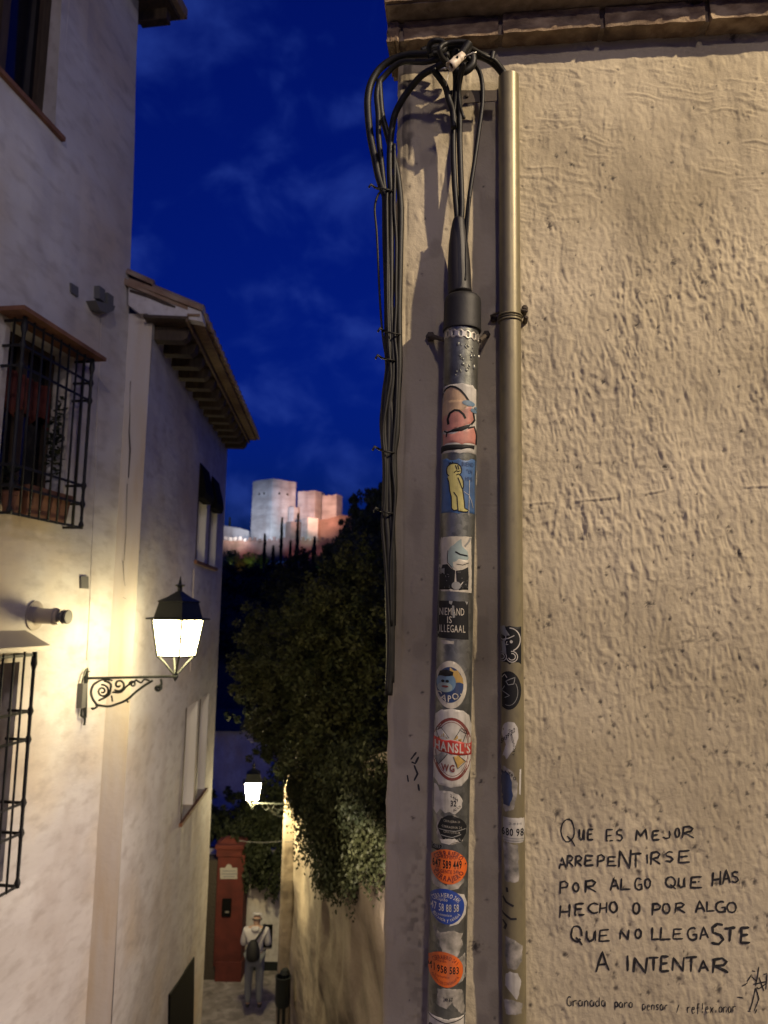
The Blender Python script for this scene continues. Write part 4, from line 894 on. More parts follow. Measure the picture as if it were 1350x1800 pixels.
for ps_, r_ in (([H_(812, 102), H_(824, 96), H_(831, 93), H_(838, 92)], .0016), ([H_(791, 117), H_(789, 127), H_(786, 140), H_(784.5, 151)], .0008), ([H_(785, 121), H_(780, 120), H_(774, 122)], [.003, .0025, .0005]), ([H_(790, 112, .178), H_(791, 122, .178)], .0012)):
    b = MB(); b.tube(ps_, r_, 6); mk('wire', b, M['zinc'], con, smooth=True)
# flat bracket that once held the pipe
b = MB(); p = [wpt(*w2uz(x, y), .045) for x, y in ((792, 180), (872, 180), (872, 198), (816, 202), (812, 207), (792, 201))]; b.prism(p, WN * -.003)
b.box(wpt(*w2uz(812, 196), .0) + Vector((-.004, 0, 0)), wpt(*w2uz(812, 196), .045) + Vector((.004, 0, .006))); 
b.lathe(wpt(*w2uz(821, 190), .045), [(.006, 0), (.005, .004), (.002, .005)], 6, X=WT, Y=Z3, Z=WN)
br = mk('metal_bracket', b, M['bolt']); tag(br, 'flat metal bracket between the two pipes just below the cable knot', 'bracket')
# ================================================================== LEFT HOUSES
class Facade:
    """vertical facade: origin o (xy), direction t along the wall, n outwards"""
    def __init__(s, o, t, flip=False):
        s.o = Vector((o[0], o[1], 0)); s.t = Vector((t[0], t[1], 0)).normalized(); s.n = Vector((s.t.y, -s.t.x, 0))
    def sz(s, px, py, off=0.):
        p = hit(px, py, s.o + s.n * off, s.n); return (p - s.o).dot(s.t), p.z
    def p(s, a, z, h=0.): return s.o + s.t * a + s.n * h + Vector((0, 0, z))
    def px(s, px, py, off=0.): return hit(px, py, s.o + s.n * off, s.n)
F1 = Facade((-2.57, 5.14), (.16, 1)); F2 = Facade((-2.08, 6.84), (-.06, 1))
# corner of the tall house
S1, _ = F1.sz(226, 600); print('S1', S1, F1.p(S1, 0)); 
F2 = Facade(F1.p(S1, 0).xy, (-.06, 1)); g0 = F2.o.copy(); xg = PY(263, 660, g0.y).x; F2 = Facade((xg, g0.y), (-.06, 1)); print('gable', g0, xg)
def wallgrid(name, fc, sl, zl, holes, depth, m, parent, shear=None, reveal=None):
    ss = sorted(set(sl + [h[0] for h in holes] + [h[1] for h in holes])); zz = sorted(set(zl + [h[2] for h in holes] + [h[3] for h in holes]))
    def dense(a, st):
        o = []
        for i in range(len(a) - 1):
            n = max(1, int((a[i + 1] - a[i]) / st)); o += [a[i] + (a[i + 1] - a[i]) * k / n for k in range(n)]
        return o + [a[-1]]
    ss = dense(ss, .12); zz = dense(zz, .12); b = MB(); idx = {}
    def w(s_, z_):
        if any(abs(s_ - q) < 1e-6 for h in holes for q in h[:2]) or any(abs(z_ - q) < 1e-6 for h in holes for q in h[2:]): return 0
        return .018 * (vnoise(np.array([s_]), np.array([z_]), .8, .9, 90)[0]) 
    for i, s_ in enumerate(ss):
        for j_, z_ in enumerate(zz):
            e = shear(s_, z_) if shear else 0; b.v.append(tuple(fc.p(s_ + e, z_, w(s_, z_)))); idx[i, j_] = len(b.v) - 1
    for i in range(len(ss) - 1):
        for j_ in range(len(zz) - 1):
            cs = (ss[i] + ss[i + 1]) / 2; cz = (zz[j_] + zz[j_ + 1]) / 2
            if any(h[0] < cs < h[1] and h[2] < cz < h[3] for h in holes): continue
            b.f.append((idx[i, j_], idx[i + 1, j_], idx[i + 1, j_ + 1], idx[i, j_ + 1])); b.m.append(0)
    for h in holes:
        s0, s1, z0, z1 = h; A = [(s0, z0), (s1, z0), (s1, z1), (s0, z1)]
        for k in range(4):
            a, c = A[k], A[(k + 1) % 4]; b.add([fc.p(a[0], a[1]), fc.p(c[0], c[1]), fc.p(c[0], c[1], -depth), fc.p(a[0], a[1], -depth)], [(0, 1, 2, 3)])
    return mk(name, b, m, parent, smooth=False)
EL = 9.5
tall = thing('tall_house', F1.p(.5, -3.2), 'tall whitewashed house at the left edge with barred windows and wall lantern', 'house')
# holes from photo
def rect(fc, pts):
    q = [fc.sz(*p) for p in pts]; return (min(a[0] for a in q), max(a[0] for a in q), min(a[1] for a in q), max(a[1] for a in q))
wa = F1.sz(25, 640); wb = F1.sz(118, 900)
W1 = (F1.sz(8, 700)[0], F1.sz(118, 760)[0], F1.sz(118, 905)[1], F1.sz(60, 585)[1])
W0h = (F1.sz(-60, 100)[0], F1.sz(110, 150)[0], F1.sz(112, 246)[1], F1.sz(80, 246)[1] + 1.9)
W2 = (F1.sz(-90, 1400)[0], F1.sz(20, 1350)[0], F1.sz(12, 1545)[1], F1.sz(18, 1165)[1])
print('W1', W1, 'W0', W0h, 'W2', W2)
ztopcorner = F1.sz(236, 20)[1]
def shear1(s_, z_):
    return -.20 * max(0, (z_ - 4.0)) / 3.0 * max(0, min(1, (s_ + 1) / 2)) 
wallgrid('wall', F1, [-5.0, S1], [-3.5, F1.sz(236, 12)[1] + .3], [W1, W0h, W2], .22, M['white'], tall, shear1)
ZT1 = F1.sz(236, 12)[1] + .3
# end wall of the tall house above the lower roof, and back
c0 = F1.p(S1, 0); b = MB()
b.add([(c0.x - .05, c0.y, -3.5), (c0.x - 8, c0.y + .2, -3.5), (c0.x - 8, c0.y + .2, ZT1), (c0.x - .10, c0.y - .02, ZT1), ], [(0, 1, 2, 3)]); mk('end_wall', b, M['white'], tall)
# painted ochre stripe next to the corner and the flaking seam
b = MB()
def strip(fc, pts, w, lift, b):
    """pts: (px,py) polyline, w width m"""
    Q = [fc.sz(*p) for p in pts]; vs = []
    for i, (s_, z_) in enumerate(Q): ww = w * random.uniform(.6, 1.2) / 2; vs += [fc.p(s_ - ww, z_, lift), fc.p(s_ + ww, z_, lift)]
    b.add(vs, [(2 * i, 2 * i + 1, 2 * i + 3, 2 * i + 2) for i in range(len(Q) - 1)])
# eave of the tall house at the top: rafters and boards
b = MB(); z_e = F1.sz(236, 26)[1] + .13
eo = F1.sz(300, 2, .5)
print('z_e', z_e, ZT1)
b.obox(F1.p(-2, z_e + .06, -.05), F1.t * (S1 + 2 + .05), F1.n * .34, Vector((0, 0, .03))); mk('eave_boards', b, M['wood'], tall)
b = MB(); b.obox(F1.p(-2, z_e + .10, -.3), F1.t * (S1 + 2 + .10), F1.n * .64, Vector((0, 0, .10))); mk('roof', b, M['tile'], tall)
rm = None
for k in range(9):
    s_ = S1 - .06 - k * .38
    if rm is None:
        b = MB(); b.obox(F1.p(s_ - .05, z_e - .05, -.05), F1.t * .09, F1.n * .28, Vector((0, 0, .11))); rm = mk('rafter', b, M['wood'], tall)
    else: dup(rm, rm.location + (F1.p(s_, 0) - F1.p(S1 - .06, 0)), tall)

# ---- windows of the tall house
def tube_(b, a, c, r, n=8): b.tube([a, c], r, n)
def window(fc, h, parent, depth, frame=.06, mullion=True, name='window', wood='wood'):
    s0, s1, z0, z1 = h; b = MB(); d = -depth + .02
    for q in ((s0, s0 + frame, z0, z1), (s1 - frame, s1, z0, z1)): b.obox(fc.p(q[0], q[2], d), fc.t * (q[1] - q[0]), fc.n * .05, Vector((0, 0, q[3] - q[2])))
    for z_ in (z0, z1 - frame): b.obox(fc.p(s0 + frame, z_, d), fc.t * (s1 - s0 - 2 * frame), fc.n * .05, Vector((0, 0, frame)))
    if mullion: b.obox(fc.p((s0 + s1) / 2 - .04, z0 + frame, d), fc.t * .08, fc.n * .06, Vector((0, 0, z1 - z0 - 2 * frame)))
    o = mk(name, b, M[wood], parent)
    for k in (0, 1):
        a = s0 + frame + k * ((s1 - s0) / 2); c = a + (s1 - s0) / 2 - frame - .04
        b = MB(); b.obox(fc.p(a, z0 + frame, d + .012), fc.t * (c - a), fc.n * .006, Vector((0, 0, z1 - z0 - 2 * frame))); mk('pane', b, M['glass'], o)
    return o
window(F1, W1, tall, .22); window(F1, W0h, tall, .22, .09); window(F1, W2, tall, .22)
# terracotta sill of the top window
b = MB(); s0, s1, z0, z1 = W0h; b.obox(F1.p(s0 - .05, z0 - .035, -.2), F1.t * (s1 - s0 + .09), F1.n * .235, Vector((0, 0, .035))); mk('sill', b, M['terra'], tall)
b = MB(); s0, s1, z0, z1 = W1; b.obox(F1.p(s0 - .03, z0 - .035, -.2), F1.t * (s1 - s0 + .06), F1.n * .22, Vector((0, 0, .03))); mk('sill', b, M['white'], tall)

def grille(fc, s0, s1, z0, z1, dep, label, bands, nb, canopy, lab_canopy):
    root = thing('window_grille', fc.p((s0 + s1) / 2, z0, dep), label, 'window grille', 'box grilles on the tall house')
    def bar(a, c, r=.008, name='bar'):
        b = MB(); b.tube([a, c], r, 6); return mk(name, b, M['iron'], root, smooth=True)
    n = nb
    for k in range(n + 1):
        s_ = s0 + (s1 - s0) * k / n
        if k in (0, n):
            b = MB(); pr = [(.016, 0), (.022, .03), (.012, .06)] 
            for zb in bands: pr += [(.013, zb - z0 - .03), (.024, zb - z0), (.013, zb - z0 + .03)]
            pr += [(.013, z1 - z0 - .12), (.024, z1 - z0 - .08), (.016, z1 - z0)]; pr = sorted(pr, key=lambda q: q[1])
            b.lathe(fc.p(s_, z0, dep), pr, 8); mk('corner_post', b, M['iron'], root, smooth=True)
        else: bar(fc.p(s_, z0, dep), fc.p(s_, z1, dep))
    for s_ in (s0, s1): bar(fc.p(s_, z0, dep * .5), fc.p(s_, z1, dep * .5))
    for z_ in [z0 + .01, z1 - .02] + list(bands):
        b = MB(); b.obox(fc.p(s0, z_ - .009, dep - .004), fc.t * (s1 - s0), fc.n * .007, Vector((0, 0, .018)))
        for s_ in (s0, s1): b.obox(fc.p(s_ - .006, z_ - .009, -.02), fc.t * .012, fc.n * (dep + .018), Vector((0, 0, .018)))
        mk('cross_band', b, M['iron'], root)
    b = MB(); b.prism([fc.p(s0 - .10, z1 + .012, -.01), fc.p(s1 + .10, z1 + .012, -.01), fc.p(s1 + .10, z1 + .012, dep + .06), fc.p(s0 - .10, z1 + .012, dep + .06)], (0, 0, .030))
    if canopy: b.add([fc.p(s0 - .10, z1 + .043, 0), fc.p(s1 + .10, z1 + .043, 0), fc.p(s1 + .10, z1 + .043, dep + .05), fc.p(s0 - .10, z1 + .043, dep + .05), fc.p(s0 - .10, z1 + .043 + canopy, 0), fc.p(s1 + .10, z1 + .043 + canopy, 0)],
                     [(3, 2, 5, 4), (0, 3, 4), (1, 5, 2)])
    cn = mk('canopy', b, M['terra'] if not canopy else M['pvc'], root); 
    if lab_canopy: cn['label'] = lab_canopy
    return root
DEP = .15
sa, zt_ = F1.sz(44, 560, DEP); sb, _ = F1.sz(158, 700, DEP); zb_ = F1.sz(143, 930, DEP)[1]; zt_ = (zt_ + F1.sz(160, 627, DEP)[1]) / 2
bz = [F1.sz(157, 672, DEP)[1], F1.sz(155, 703, DEP)[1], F1.sz(147, 854, DEP)[1], F1.sz(145, 886, DEP)[1]]
print('grille1', sa, sb, zb_, zt_, bz)
g1 = grille(F1, sa, sb, zb_, zt_, DEP, 'upper black iron box grille under flat terracotta canopy with red curtain behind it', bz, 8, 0, None)
sc_, sd_ = F1.sz(-70, 1300, DEP)[0], F1.sz(42, 1400, DEP)[0]; z2t = F1.sz(60, 1146, DEP)[1]; z2b = F1.sz(28, 1562, DEP)[1]
bz2 = [F1.sz(54, 1250, DEP)[1], F1.sz(50, 1300, DEP)[1], F1.sz(42, 1411, DEP)[1], F1.sz(39, 1464, DEP)[1]]
g2 = grille(F1, sc_, sd_, z2b, z2t, DEP, 'lower black iron box grille under sloping mortar canopy at the bottom left', bz2, 6, .10, None)
# curtain behind upper grille
s0, s1, z0, z1 = W1; b = MB(); n = 40; vs = []
for k in range(n + 1):
    s_ = s0 + .05 + (s1 - s0 - .1) * k / n; dz = z1 - .75 + .10 * abs(math.sin(k / n * math.pi * 3)) ; dp = -.13 + .02 * math.sin(k * 1.1)
    vs += [F1.p(s_, z1 - .28, dp), F1.p(s_, z1 - .5, dp * .97), F1.p(s_, dz + .12, dp)]
b.add(vs, [(3 * k + j_, 3 * k + j_ + 1, 3 * k + j_ + 4, 3 * k + j_ + 3) for k in range(n) for j_ in (0, 1)])
cu = mk('curtain', b, M['curtain'], smooth=True); tag(cu, 'dark red gathered valance hanging in the upper barred window', 'curtain')
cu.modifiers.new('t', 'SOLIDIFY').thickness = .004
# long planter in the upper grille
pl_z = zb_ + .03
def planter(sx, L, zz, label):
    t = thing('flower_pot', F1.p(sx, zz, .07), label, 'flower pot', 'terracotta pots inside the upper grille')
    b = MB(); 
    b.hexa([F1.p(sx, zz, .01), F1.p(sx + L, zz, .01), F1.p(sx + L, zz, .11), F1.p(sx, zz, .11), F1.p(sx - .02, zz + .17, 0), F1.p(sx + L + .02, zz + .17, 0), F1.p(sx + L + .02, zz + .17, .125), F1.p(sx - .02, zz + .17, .125)])
    mk('pot', b, M['terra'], t)
    b = MB(); b.obox(F1.p(sx - .03, zz + .17, -.005), F1.t * (L + .06), F1.n * .14, Vector((0, 0, .035))); mk('rim', b, M['terra'], t)
    b = MB(); b.obox(F1.p(sx, zz + .19, .01), F1.t * L, F1.n * .1, Vector((0, 0, .02))); mk('soil', b, M['earth'], t)
sp = (sb - sa)
planter(sa + .28 * sp, .26 * sp, pl_z, 'left of two terracotta window boxes behind the upper grille'); planter(sa + .60 * sp, .24 * sp, pl_z, 'right of two terracotta window boxes behind the upper grille')
rp = random.Random(4)
def leaves(b, c, rad, n, size, rnd, flat=.6, droop=0.):
    c = Vector(c)
    for _ in range(n):
        v = Vector((rnd.gauss(0, 1), rnd.gauss(0, 1), rnd.gauss(0, 1))); v = v.normalized() * rnd.random() ** .45
        p = c + Vector((v.x * rad[0], v.y * rad[1], v.z * rad[2])); d = Vector((rnd.uniform(-1, 1), rnd.uniform(-1, 1), rnd.uniform(-1, 1) * flat - droop)).normalized(); w = d.orthogonal().normalized()
        w = (Quaternion(d, rnd.uniform(0, 6.28)) @ w) * size * rnd.uniform(.18, .34); L = size * rnd.uniform(.7, 1.4)
        b.add([p - d * L * .5, p + w, p + d * L * .5, p - w], [(0, 1, 2, 3)])
pt = thing('potted_plant', F1.p(sa + .15 * sp, zb_ + .02, .07), 'dark trailing plant in a round pot behind the upper grille', 'plant')
b = MB(); b.lathe(F1.p(sa + .14 * sp, zb_ + .02, .07), [(.045, 0), (.06, .12), (.068, .12), (.068, .15), (.055, .15)], 14); mk('pot', b, M['terra'], pt)
b = MB(); leaves(b, F1.p(sa + .75 * sp, zb_ + .65, .02), (.06, .12, .38), 160, .05, rp); leaves(b, F1.p(sa + .14 * sp, zb_ + .25, .06), (.07, .07, .12), 80, .05, rp); mk('foliage', b, M['leafdark'], pt)

# ---- small things on the facade
fl_c = F1.px(62, 1083); fl_t = F1.px(125, 1087, .32)
vent = thing('flue_pipe', fl_c, 'stubby metal boiler flue with round flange and cowl sticking out of the wall', 'flue')
ax = (F1.n + Vector((0, 0, -.02))).normalized(); X = F1.t; Y = ax.cross(X)
ln = .26
b = MB(); b.lathe(F1.px(60, 1082), [(.105, 0), (.105, .012), (.07, .022), (.055, .03)], 24, X=X, Y=Y, Z=ax); mk('flange', b, M['pvc'], vent, smooth=False)
b = MB(); b.lathe(F1.px(60, 1082), [(.055, .02), (.055, .15), (.062, .155), (.062, .17), (.055, .175), (.055, .20)], 20, X=X, Y=Y, Z=ax); soft(mk('pipe_body', b, M['pvc'], vent))
b = MB(); b.lathe(F1.px(60, 1082), [(.030, .20), (.030, .225), (.05, .226), (.05, .24), (.03, .241), (.03, .255), (.05, .256), (.05, .27), (.02, .272)], 20, X=X, Y=Y, Z=ax); soft(mk('cowl', b, M['plastic'], vent))
def plate(name, pts, th, m, label, cat, group=None, off=.02):
    b = MB(); b.prism([F1.px(x, y, off) for x, y in pts], F1.n * -th); return tag(mk(name, b, m), label, cat, group)
plate('wall_vent', [(125, 497), (138, 505), (138, 522), (126, 514)], .03, M['plastic'], 'small grey square vent left of the cable boxes high on the tall house', 'vent')
plate('wall_vent', [(143, 1013), (156, 1013), (156, 1035), (143, 1034)], .03, M['plastic'], 'small grey square vent above the lantern bracket', 'vent')
jb = thing('junction_box', F1.px(188, 540), 'pair of small dark boxes on a ledge high on the tall house near its corner', 'box')
for x0, y0 in ((175, 502), (190, 514)): b = MB(); b.prism([F1.px(x0, y0, .05), F1.px(x0 + 10, y0 + 7, .05), F1.px(x0 + 9, y0 + 29, .05), F1.px(x0, y0 + 22, .05)], F1.n * -.07); mk('box_body', b, M['plastic'], jb)
b = MB(); b.prism([F1.px(x, y, .09) for x, y in ((168, 528), (203, 538), (200, 546), (188, 551), (176, 545))], F1.n * -.12); mk('ledge', b, M['plastic'], jb)
# conduit line down the facade, cracks
b = MB(); b.tube(spline([F1.px(x, y, .008) for x, y in ((178, 548), (175, 640), (170, 760), (167, 860), (162, 950), (158, 1060), (153, 1160))], 3), .004, 6)
tag(mk('facade_wire', b, M['white']), 'thin whitewashed wire running from the dark boxes down to the lantern', 'wire')
b = MB()
for pts in ([(227, 670), (226, 700), (227, 730), (225, 760)], [(225, 760), (226, 790), (224, 840)], [(222, 850), (219, 930), (216, 985)], [(215, 985), (217, 1020), (219, 1030)], [(215, 1050), (219, 1053)]): 
    Q = [(x + random.uniform(-1, 1), y) for x, y in pts]; vs = []
    for i, (x, y) in enumerate(Q): ww = random.uniform(.3, 1.6) * (1.2 if 730 < y < 800 else .45); vs += [PY(x - ww + 2, y, g0.y - .012), PY(x + ww + 2, y, g0.y - .012)]
    b.add(vs, [(2 * i, 2 * i + 1, 2 * i + 3, 2 * i + 2) for i in range(len(Q) - 1)])
mk('plaster_crack', b, M['bolt'], tall)

# ================================================================== LOWER HOUSE
low = thing('low_house', F2.p(2, -4.5), 'lower whitewashed house behind the lantern with wooden eave rafters and tiled roof', 'house')
xi = g0.x
sE, _ = F2.sz(398, 830); zE = F2.sz(402, 792)[1]
eO = .48
pt0 = PY(352, 541, g0.y - .12); zEt = pt0.z; xE = pt0.x
h1_ = rect(F2, [(347, 900), (364, 930)]); hy0 = F2.sz(345, 985)[1]; hz1 = F2.sz(352, 814)[1]
HA = (F2.sz(346, 930)[0], F2.sz(362, 930)[0], hy0, hz1); HB = (F2.sz(368, 930)[0], F2.sz(381, 930)[0], hy0, hz1)
lz0 = F2.sz(319, 1441)[1]; lz1 = F2.sz(330, 1243)[1]
HC = (F2.sz(323, 1340)[0], F2.sz(343, 1340)[0], lz0, lz1); HD = (F2.sz(347, 1340)[0], F2.sz(362, 1340)[0], lz0, lz1)
dz_ = F2.sz(322, 1712)[1]; HE = (F2.sz(300, 1780)[0], F2.sz(340, 1740)[0], -5.6, dz_)
print('low', sE, zE, zEt, xE, HA, HB, HC, HD, HE)
wallgrid('wall', F2, [0, sE], [-6.5, zEt + .12], [HA, HB, HC, HD], .26, M['white'], low)
b = MB()   # gable face between the two houses, painted ochre
gz = np.linspace(-6.5, zEt - .02, 60); vs = []
for z_ in gz: vs += [(xi - .02, g0.y - .004, z_), (xg, g0.y - .004, z_)]
b.add(vs, [(2 * i, 2 * i + 1, 2 * i + 3, 2 * i + 2) for i in range(59)]); mk('corner_strip', b, M['ochre'], low)
b = MB(); e0 = F2.p(sE, 0); b.add([(e0.x, e0.y, -6.5), (e0.x - 8, e0.y, -6.5), (e0.x - 8, e0.y, zEt + .1), (e0.x, e0.y, zEt + .1)], [(0, 1, 2, 3)]); mk('end_wall', b, M['white'], low)
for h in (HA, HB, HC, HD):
    b = MB(); s0, s1, z0, z1 = h; b.obox(F2.p(s1 - .012, z0, -.25), F2.t * .01, F2.n * .248, Vector((0, 0, z1 - z0))); mk('window_jamb_lit', b, M['jamb_lit'], low)  # pale sheet on the far reveal, lamplight put into its colour
    b = MB(); b.obox(F2.p(s0 - .03, z0, -.06), F2.t * .05, F2.n * .064, Vector((0, 0, z1 - z0))); mk('window_edge_shade', b, M['wood'], low)  # dark strip stands in for shade at the near edge of the opening
def shutter(h, name='shutter', m='mortar'):
    b = MB(); s0, s1, z0, z1 = h; b.obox(F2.p(s0, z0, -.255), F2.t * (s1 - s0), F2.n * .03, Vector((0, 0, z1 - z0))); return mk(name, b, M[m], low)
for h in (HA, HB, HC, HD): shutter(h)
b = MB(); b.prism([F2.px(x, y, .02) for x, y in ((300, 1748), (342, 1682), (340, 1830), (298, 1830))], F2.n * -.05); mk('gate', b, M['dark'], low)
for h in (HA, HB):      # rolled dark blinds bellying out of the openings
    b = MB(); s0, s1, z0, z1 = h; H_ = (z1 - z0) * .36; n = 12; vs = []
    for k in range(n + 1):
        t = k / n; o_ = .01 + .08 * math.sin(t * math.pi * .5) ** 1.2 * (1 - max(0, t - .85) * 2); 
        vs += [F2.p(s0, z1 - H_ * t, o_), F2.p(s1, z1 - H_ * t, o_), F2.p(s1, z1 - H_ * t, -.05), F2.p(s0, z1 - H_ * t, -.05)]
    fs = [(4 * k + j_, 4 * k + (j_ + 1) % 4, 4 * k + 4 + (j_ + 1) % 4, 4 * k + 4 + j_) for k in range(n) for j_ in range(4)] + [(0, 1, 2, 3), (4 * n + 3, 4 * n + 2, 4 * n + 1, 4 * n)]
    b.add(vs, fs); mk('window_blind', b, M['dark'], low)
for (a, c, z_) in ((HA[0] - .08, HB[1] + .06, hy0), (HC[0] - .1, HD[1] + .08, lz0)):
    b = MB(); b.obox(F2.p(a, z_ - .045, -.25), F2.t * (c - a), F2.n * .285, Vector((0, 0, .04))); mk('sill', b, M['terra'], low)
b = MB(); b.tube([F2.px(341, 1000, .01), F2.px(337, 1120, .01), F2.px(334, 1180, .01)], .006, 6); mk('downpipe', b, M['mortar'], low)
# roof: rafters, boards, tiles
zu = zEt - .10                                             # underside height of the eave boards at the wall edge
reach = PY(329, 561, g0.y - .05).x - xg; out = xE - xg; print('reach', reach, out)
sMax = F2.sz(452, 778, out)[0]; print('sMax', sMax)
Ys = -.14; Le = sMax - Ys
SL = .16                                                    # boards rise slightly towards the wall? kept level for rafters
nr_ = 13; rm = None
for k in range(nr_):
    s_ = .06 + (Le - .4) * k / (nr_ - 1)
    if rm is None:
        b = MB(); b.prism([F2.p(s_, zu - .135, -.05), F2.p(s_, zu - .135, reach * .80), F2.p(s_, zu - .10, reach * .93), F2.p(s_, zu - .01, reach), F2.p(s_, zu - .01, -.05)], F2.t * .13); rm = mk('rafter', b, M['wood'], low); s00 = s_
    else: dup(rm, rm.location + F2.t * (s_ - s00), low)
b = MB(); b.obox(F2.p(Ys, zu - .005, -.05), F2.t * Le, F2.n * (reach + .07), Vector((0, 0, .025))); mk('eave_boards', b, M['wood'], low)
b = MB(); b.obox(F2.p(Ys, zu - .03, reach), F2.t * Le, F2.n * .018, Vector((0, 0, .05))); mk('fascia', b, M['board'], low)
b = MB(); b.obox(F2.p(Ys, zu + .025, reach + .01), F2.t * Le, F2.n * (out - reach - .02), Vector((0, 0, .02))); mk('under_tile_board', b, M['board'], low)
# roof plane going up from the eave to the left; ridge near the tall house
vz0 = PY(229, 492, g0.y - .1); slope = (vz0.z - zEt) / (xE - vz0.x); print('roof slope', slope)
def rp_(s_, o_, dz=0.): return F2.p(s_, zEt - .015 + slope * (out - o_) + dz, o_)
b = MB(); b.add([rp_(Ys + .02, out - .05), rp_(sMax - .02, out - .05), rp_(sMax - .02, -3), rp_(Ys + .02, -3), rp_(Ys + .02, out - .05, -.05), rp_(sMax - .02, out - .05, -.05), rp_(sMax - .02, -3, -.1), rp_(Ys + .02, -3, -.1)], [(0, 1, 2, 3), (7, 6, 5, 4), (0, 4, 5, 1), (1, 5, 6, 2), (2, 6, 7, 3), (3, 7, 4, 0)])
mk('roof', b, M['tile'], low)
nt_ = 24; tm = mm = None; pitch_ = Le / nt_
for k in range(nt_):
    s_ = Ys + pitch_ * (k + .5)
    if tm is None:
        b = MB(); n = 10; vs = []
        for (o_, rr_k, lift) in ((out + .01, .085, .0), (out - .45, .07, .01), (out - .45, .07, .05), (out - .9, .07, .06)):
            for q in range(n + 1):
                a = math.pi * q / n; vs.append(rp_(s_, o_, lift) + F2.t * (rr_k * math.cos(a)) + Vector((0, 0, rr_k * math.sin(a))))
        m_ = n + 1; b.add(vs, [(i * m_ + q, i * m_ + q + 1, (i + 1) * m_ + q + 1, (i + 1) * m_ + q) for i in range(3) for q in range(n)])
        tm = mk('roof_tile', b, M['tile'], low, smooth=True)
        b = MB(); n = 10; vs = [rp_(s_, out + .005) + F2.t * (.078 * math.cos(math.pi * q / n)) + Vector((0, 0, .078 * math.sin(math.pi * q / n))) for q in range(n + 1)]; b.prism(vs, F2.n * -.02); mm = mk('tile_mortar', b, M['mortar'], low); s00 = s_
        b = MB(); n = 8; vs = []
        for o_ in (out + .03, out - .5):
            for q in range(n + 1): a = math.pi + math.pi * q / n; vs.append(rp_(s_ + pitch_ / 2, o_, .02) + F2.t * (.08 * math.cos(a)) + Vector((0, 0, .06 * math.sin(a))))
        m_ = n + 1; b.add(vs, [(q, q + 1, m_ + q + 1, m_ + q) for q in range(n)]); ch = mk('channel_tile', b, M['tile'], low, smooth=True)
    else:
        for o_ in (tm, mm, ch): dup(o_, o_.location + F2.t * (s_ - s00), low)
# verge: whitewashed closure over the gable end
vp = [PY(x, y, g0.y - .10) for x, y in ((226, 492), (262, 507), (300, 522), (352, 543), (357, 566), (345, 563), (326, 560), (300, 556), (270, 557), (258, 551), (246, 551), (226, 536))]
b = MB(); b.prism(vp, (0, .12, 0)); mk('verge', b, M['white'], low)
b = MB(); b.prism([PY(x, y, g0.y - .13) for x, y in ((226, 488), (262, 502), (300, 517), (352, 538), (353, 545), (300, 525), (262, 510), (226, 496))], (0, .2, 0)); mk('verge_tiles', b, M['tile'], low)
b = MB(); b.prism([PY(x, y, g0.y - .108) for x, y in ((228, 508), (262, 518), (290, 530), (308, 538), (308, 541), (288, 535), (260, 523), (228, 513))], (0, .02, 0)); mk('verge_batten', b, M['wood'], low)

# ================================================================== LANTERNS
glass_l = bpy.data.materials.new('lit frosted lantern glass'); glass_l.use_nodes = True; nt = glass_l.node_tree; nt.nodes.clear()
e_ = nt.nodes.new('ShaderNodeEmission'); o_ = nt.nodes.new('ShaderNodeOutputMaterial'); nt.links.new(e_.outputs[0], o_.inputs[0])
LANT_E = 72.0
e_.inputs[0].default_value = (1.0, .82, .43, 1); e_.inputs[1].default_value = LANT_E
def lantern(parent, base, yaw, sc_, gl=None):
    """four sided lantern; base = centre of the bottom of the glass"""
    base = Vector(base); X = Vector((math.cos(yaw), math.sin(yaw), 0)); Y = Vector((-math.sin(yaw), math.cos(yaw), 0)); Zv = Vector((0, 0, 1)); k = sc_
    bw, tw, h = .116 * k, .158 * k, .32 * k
    cb = [base + X * (sx * bw) + Y * (sy * bw) for sx, sy in ((-1, -1), (1, -1), (1, 1), (-1, 1))]; ct = [base + X * (sx * tw) + Y * (sy * tw) + Zv * h for sx, sy in ((-1, -1), (1, -1), (1, 1), (-1, 1))]
    for i in range(4):
        j_ = (i + 1) % 4; b = MB(); b.add([cb[i], cb[j_], ct[j_], ct[i]], [(0, 1, 2, 3)]); mk('lit_pane', b, gl or glass_l, parent)
    b = MB()
    for i in range(4): j_ = (i + 1) % 4; b.tube([cb[i], ct[i]], .012 * k, 6); b.tube([cb[i], cb[j_]], .009 * k, 6); b.tube([ct[i], ct[j_]], .008 * k, 6)
    mk('lantern_frame', b, M['lampiron'], parent)
    q = math.sqrt(2); b = MB()
    b.lathe(base, [(.200 * k * q, h), (.200 * k * q, h + .012 * k), (.150 * k * q, h + .02 * k), (.125 * k * q, h + .150 * k), (.133 * k * q, h + .155 * k), (.133 * k * q, h + .163 * k), (.075 * k * q, h + .20 * k), (.035 * k * q, h + .235 * k), (.022 * k * q, h + .25 * k)], 4, X=X, Y=Y, rot=math.pi / 4)
    b.lathe(base, [(.022 * k, h + .245 * k), (.022 * k, h + .285 * k), (.045 * k, h + .30 * k), (.045 * k, h + .31 * k), (.016 * k, h + .315 * k), (.012 * k, h + .34 * k), (.002 * k, h + .39 * k)], 10)
    mk('lantern_roof', b, M['lampiron'], parent)
    b = MB()
    for c in cb: b.tube(spline([c, c.lerp(base, .35) + Zv * (-.05 * k), base + (c - base) * .25 + Zv * (-.13 * k), base - Zv * .17 * k], 4), .010 * k, 6)
    b.lathe(base - Zv * .22 * k, [(.004 * k, 0), (.03 * k, .04 * k), (.02 * k, .06 * k), (.03 * k, .07 * k)], 8); mk('lantern_cradle', b, M['lampiron'], parent)
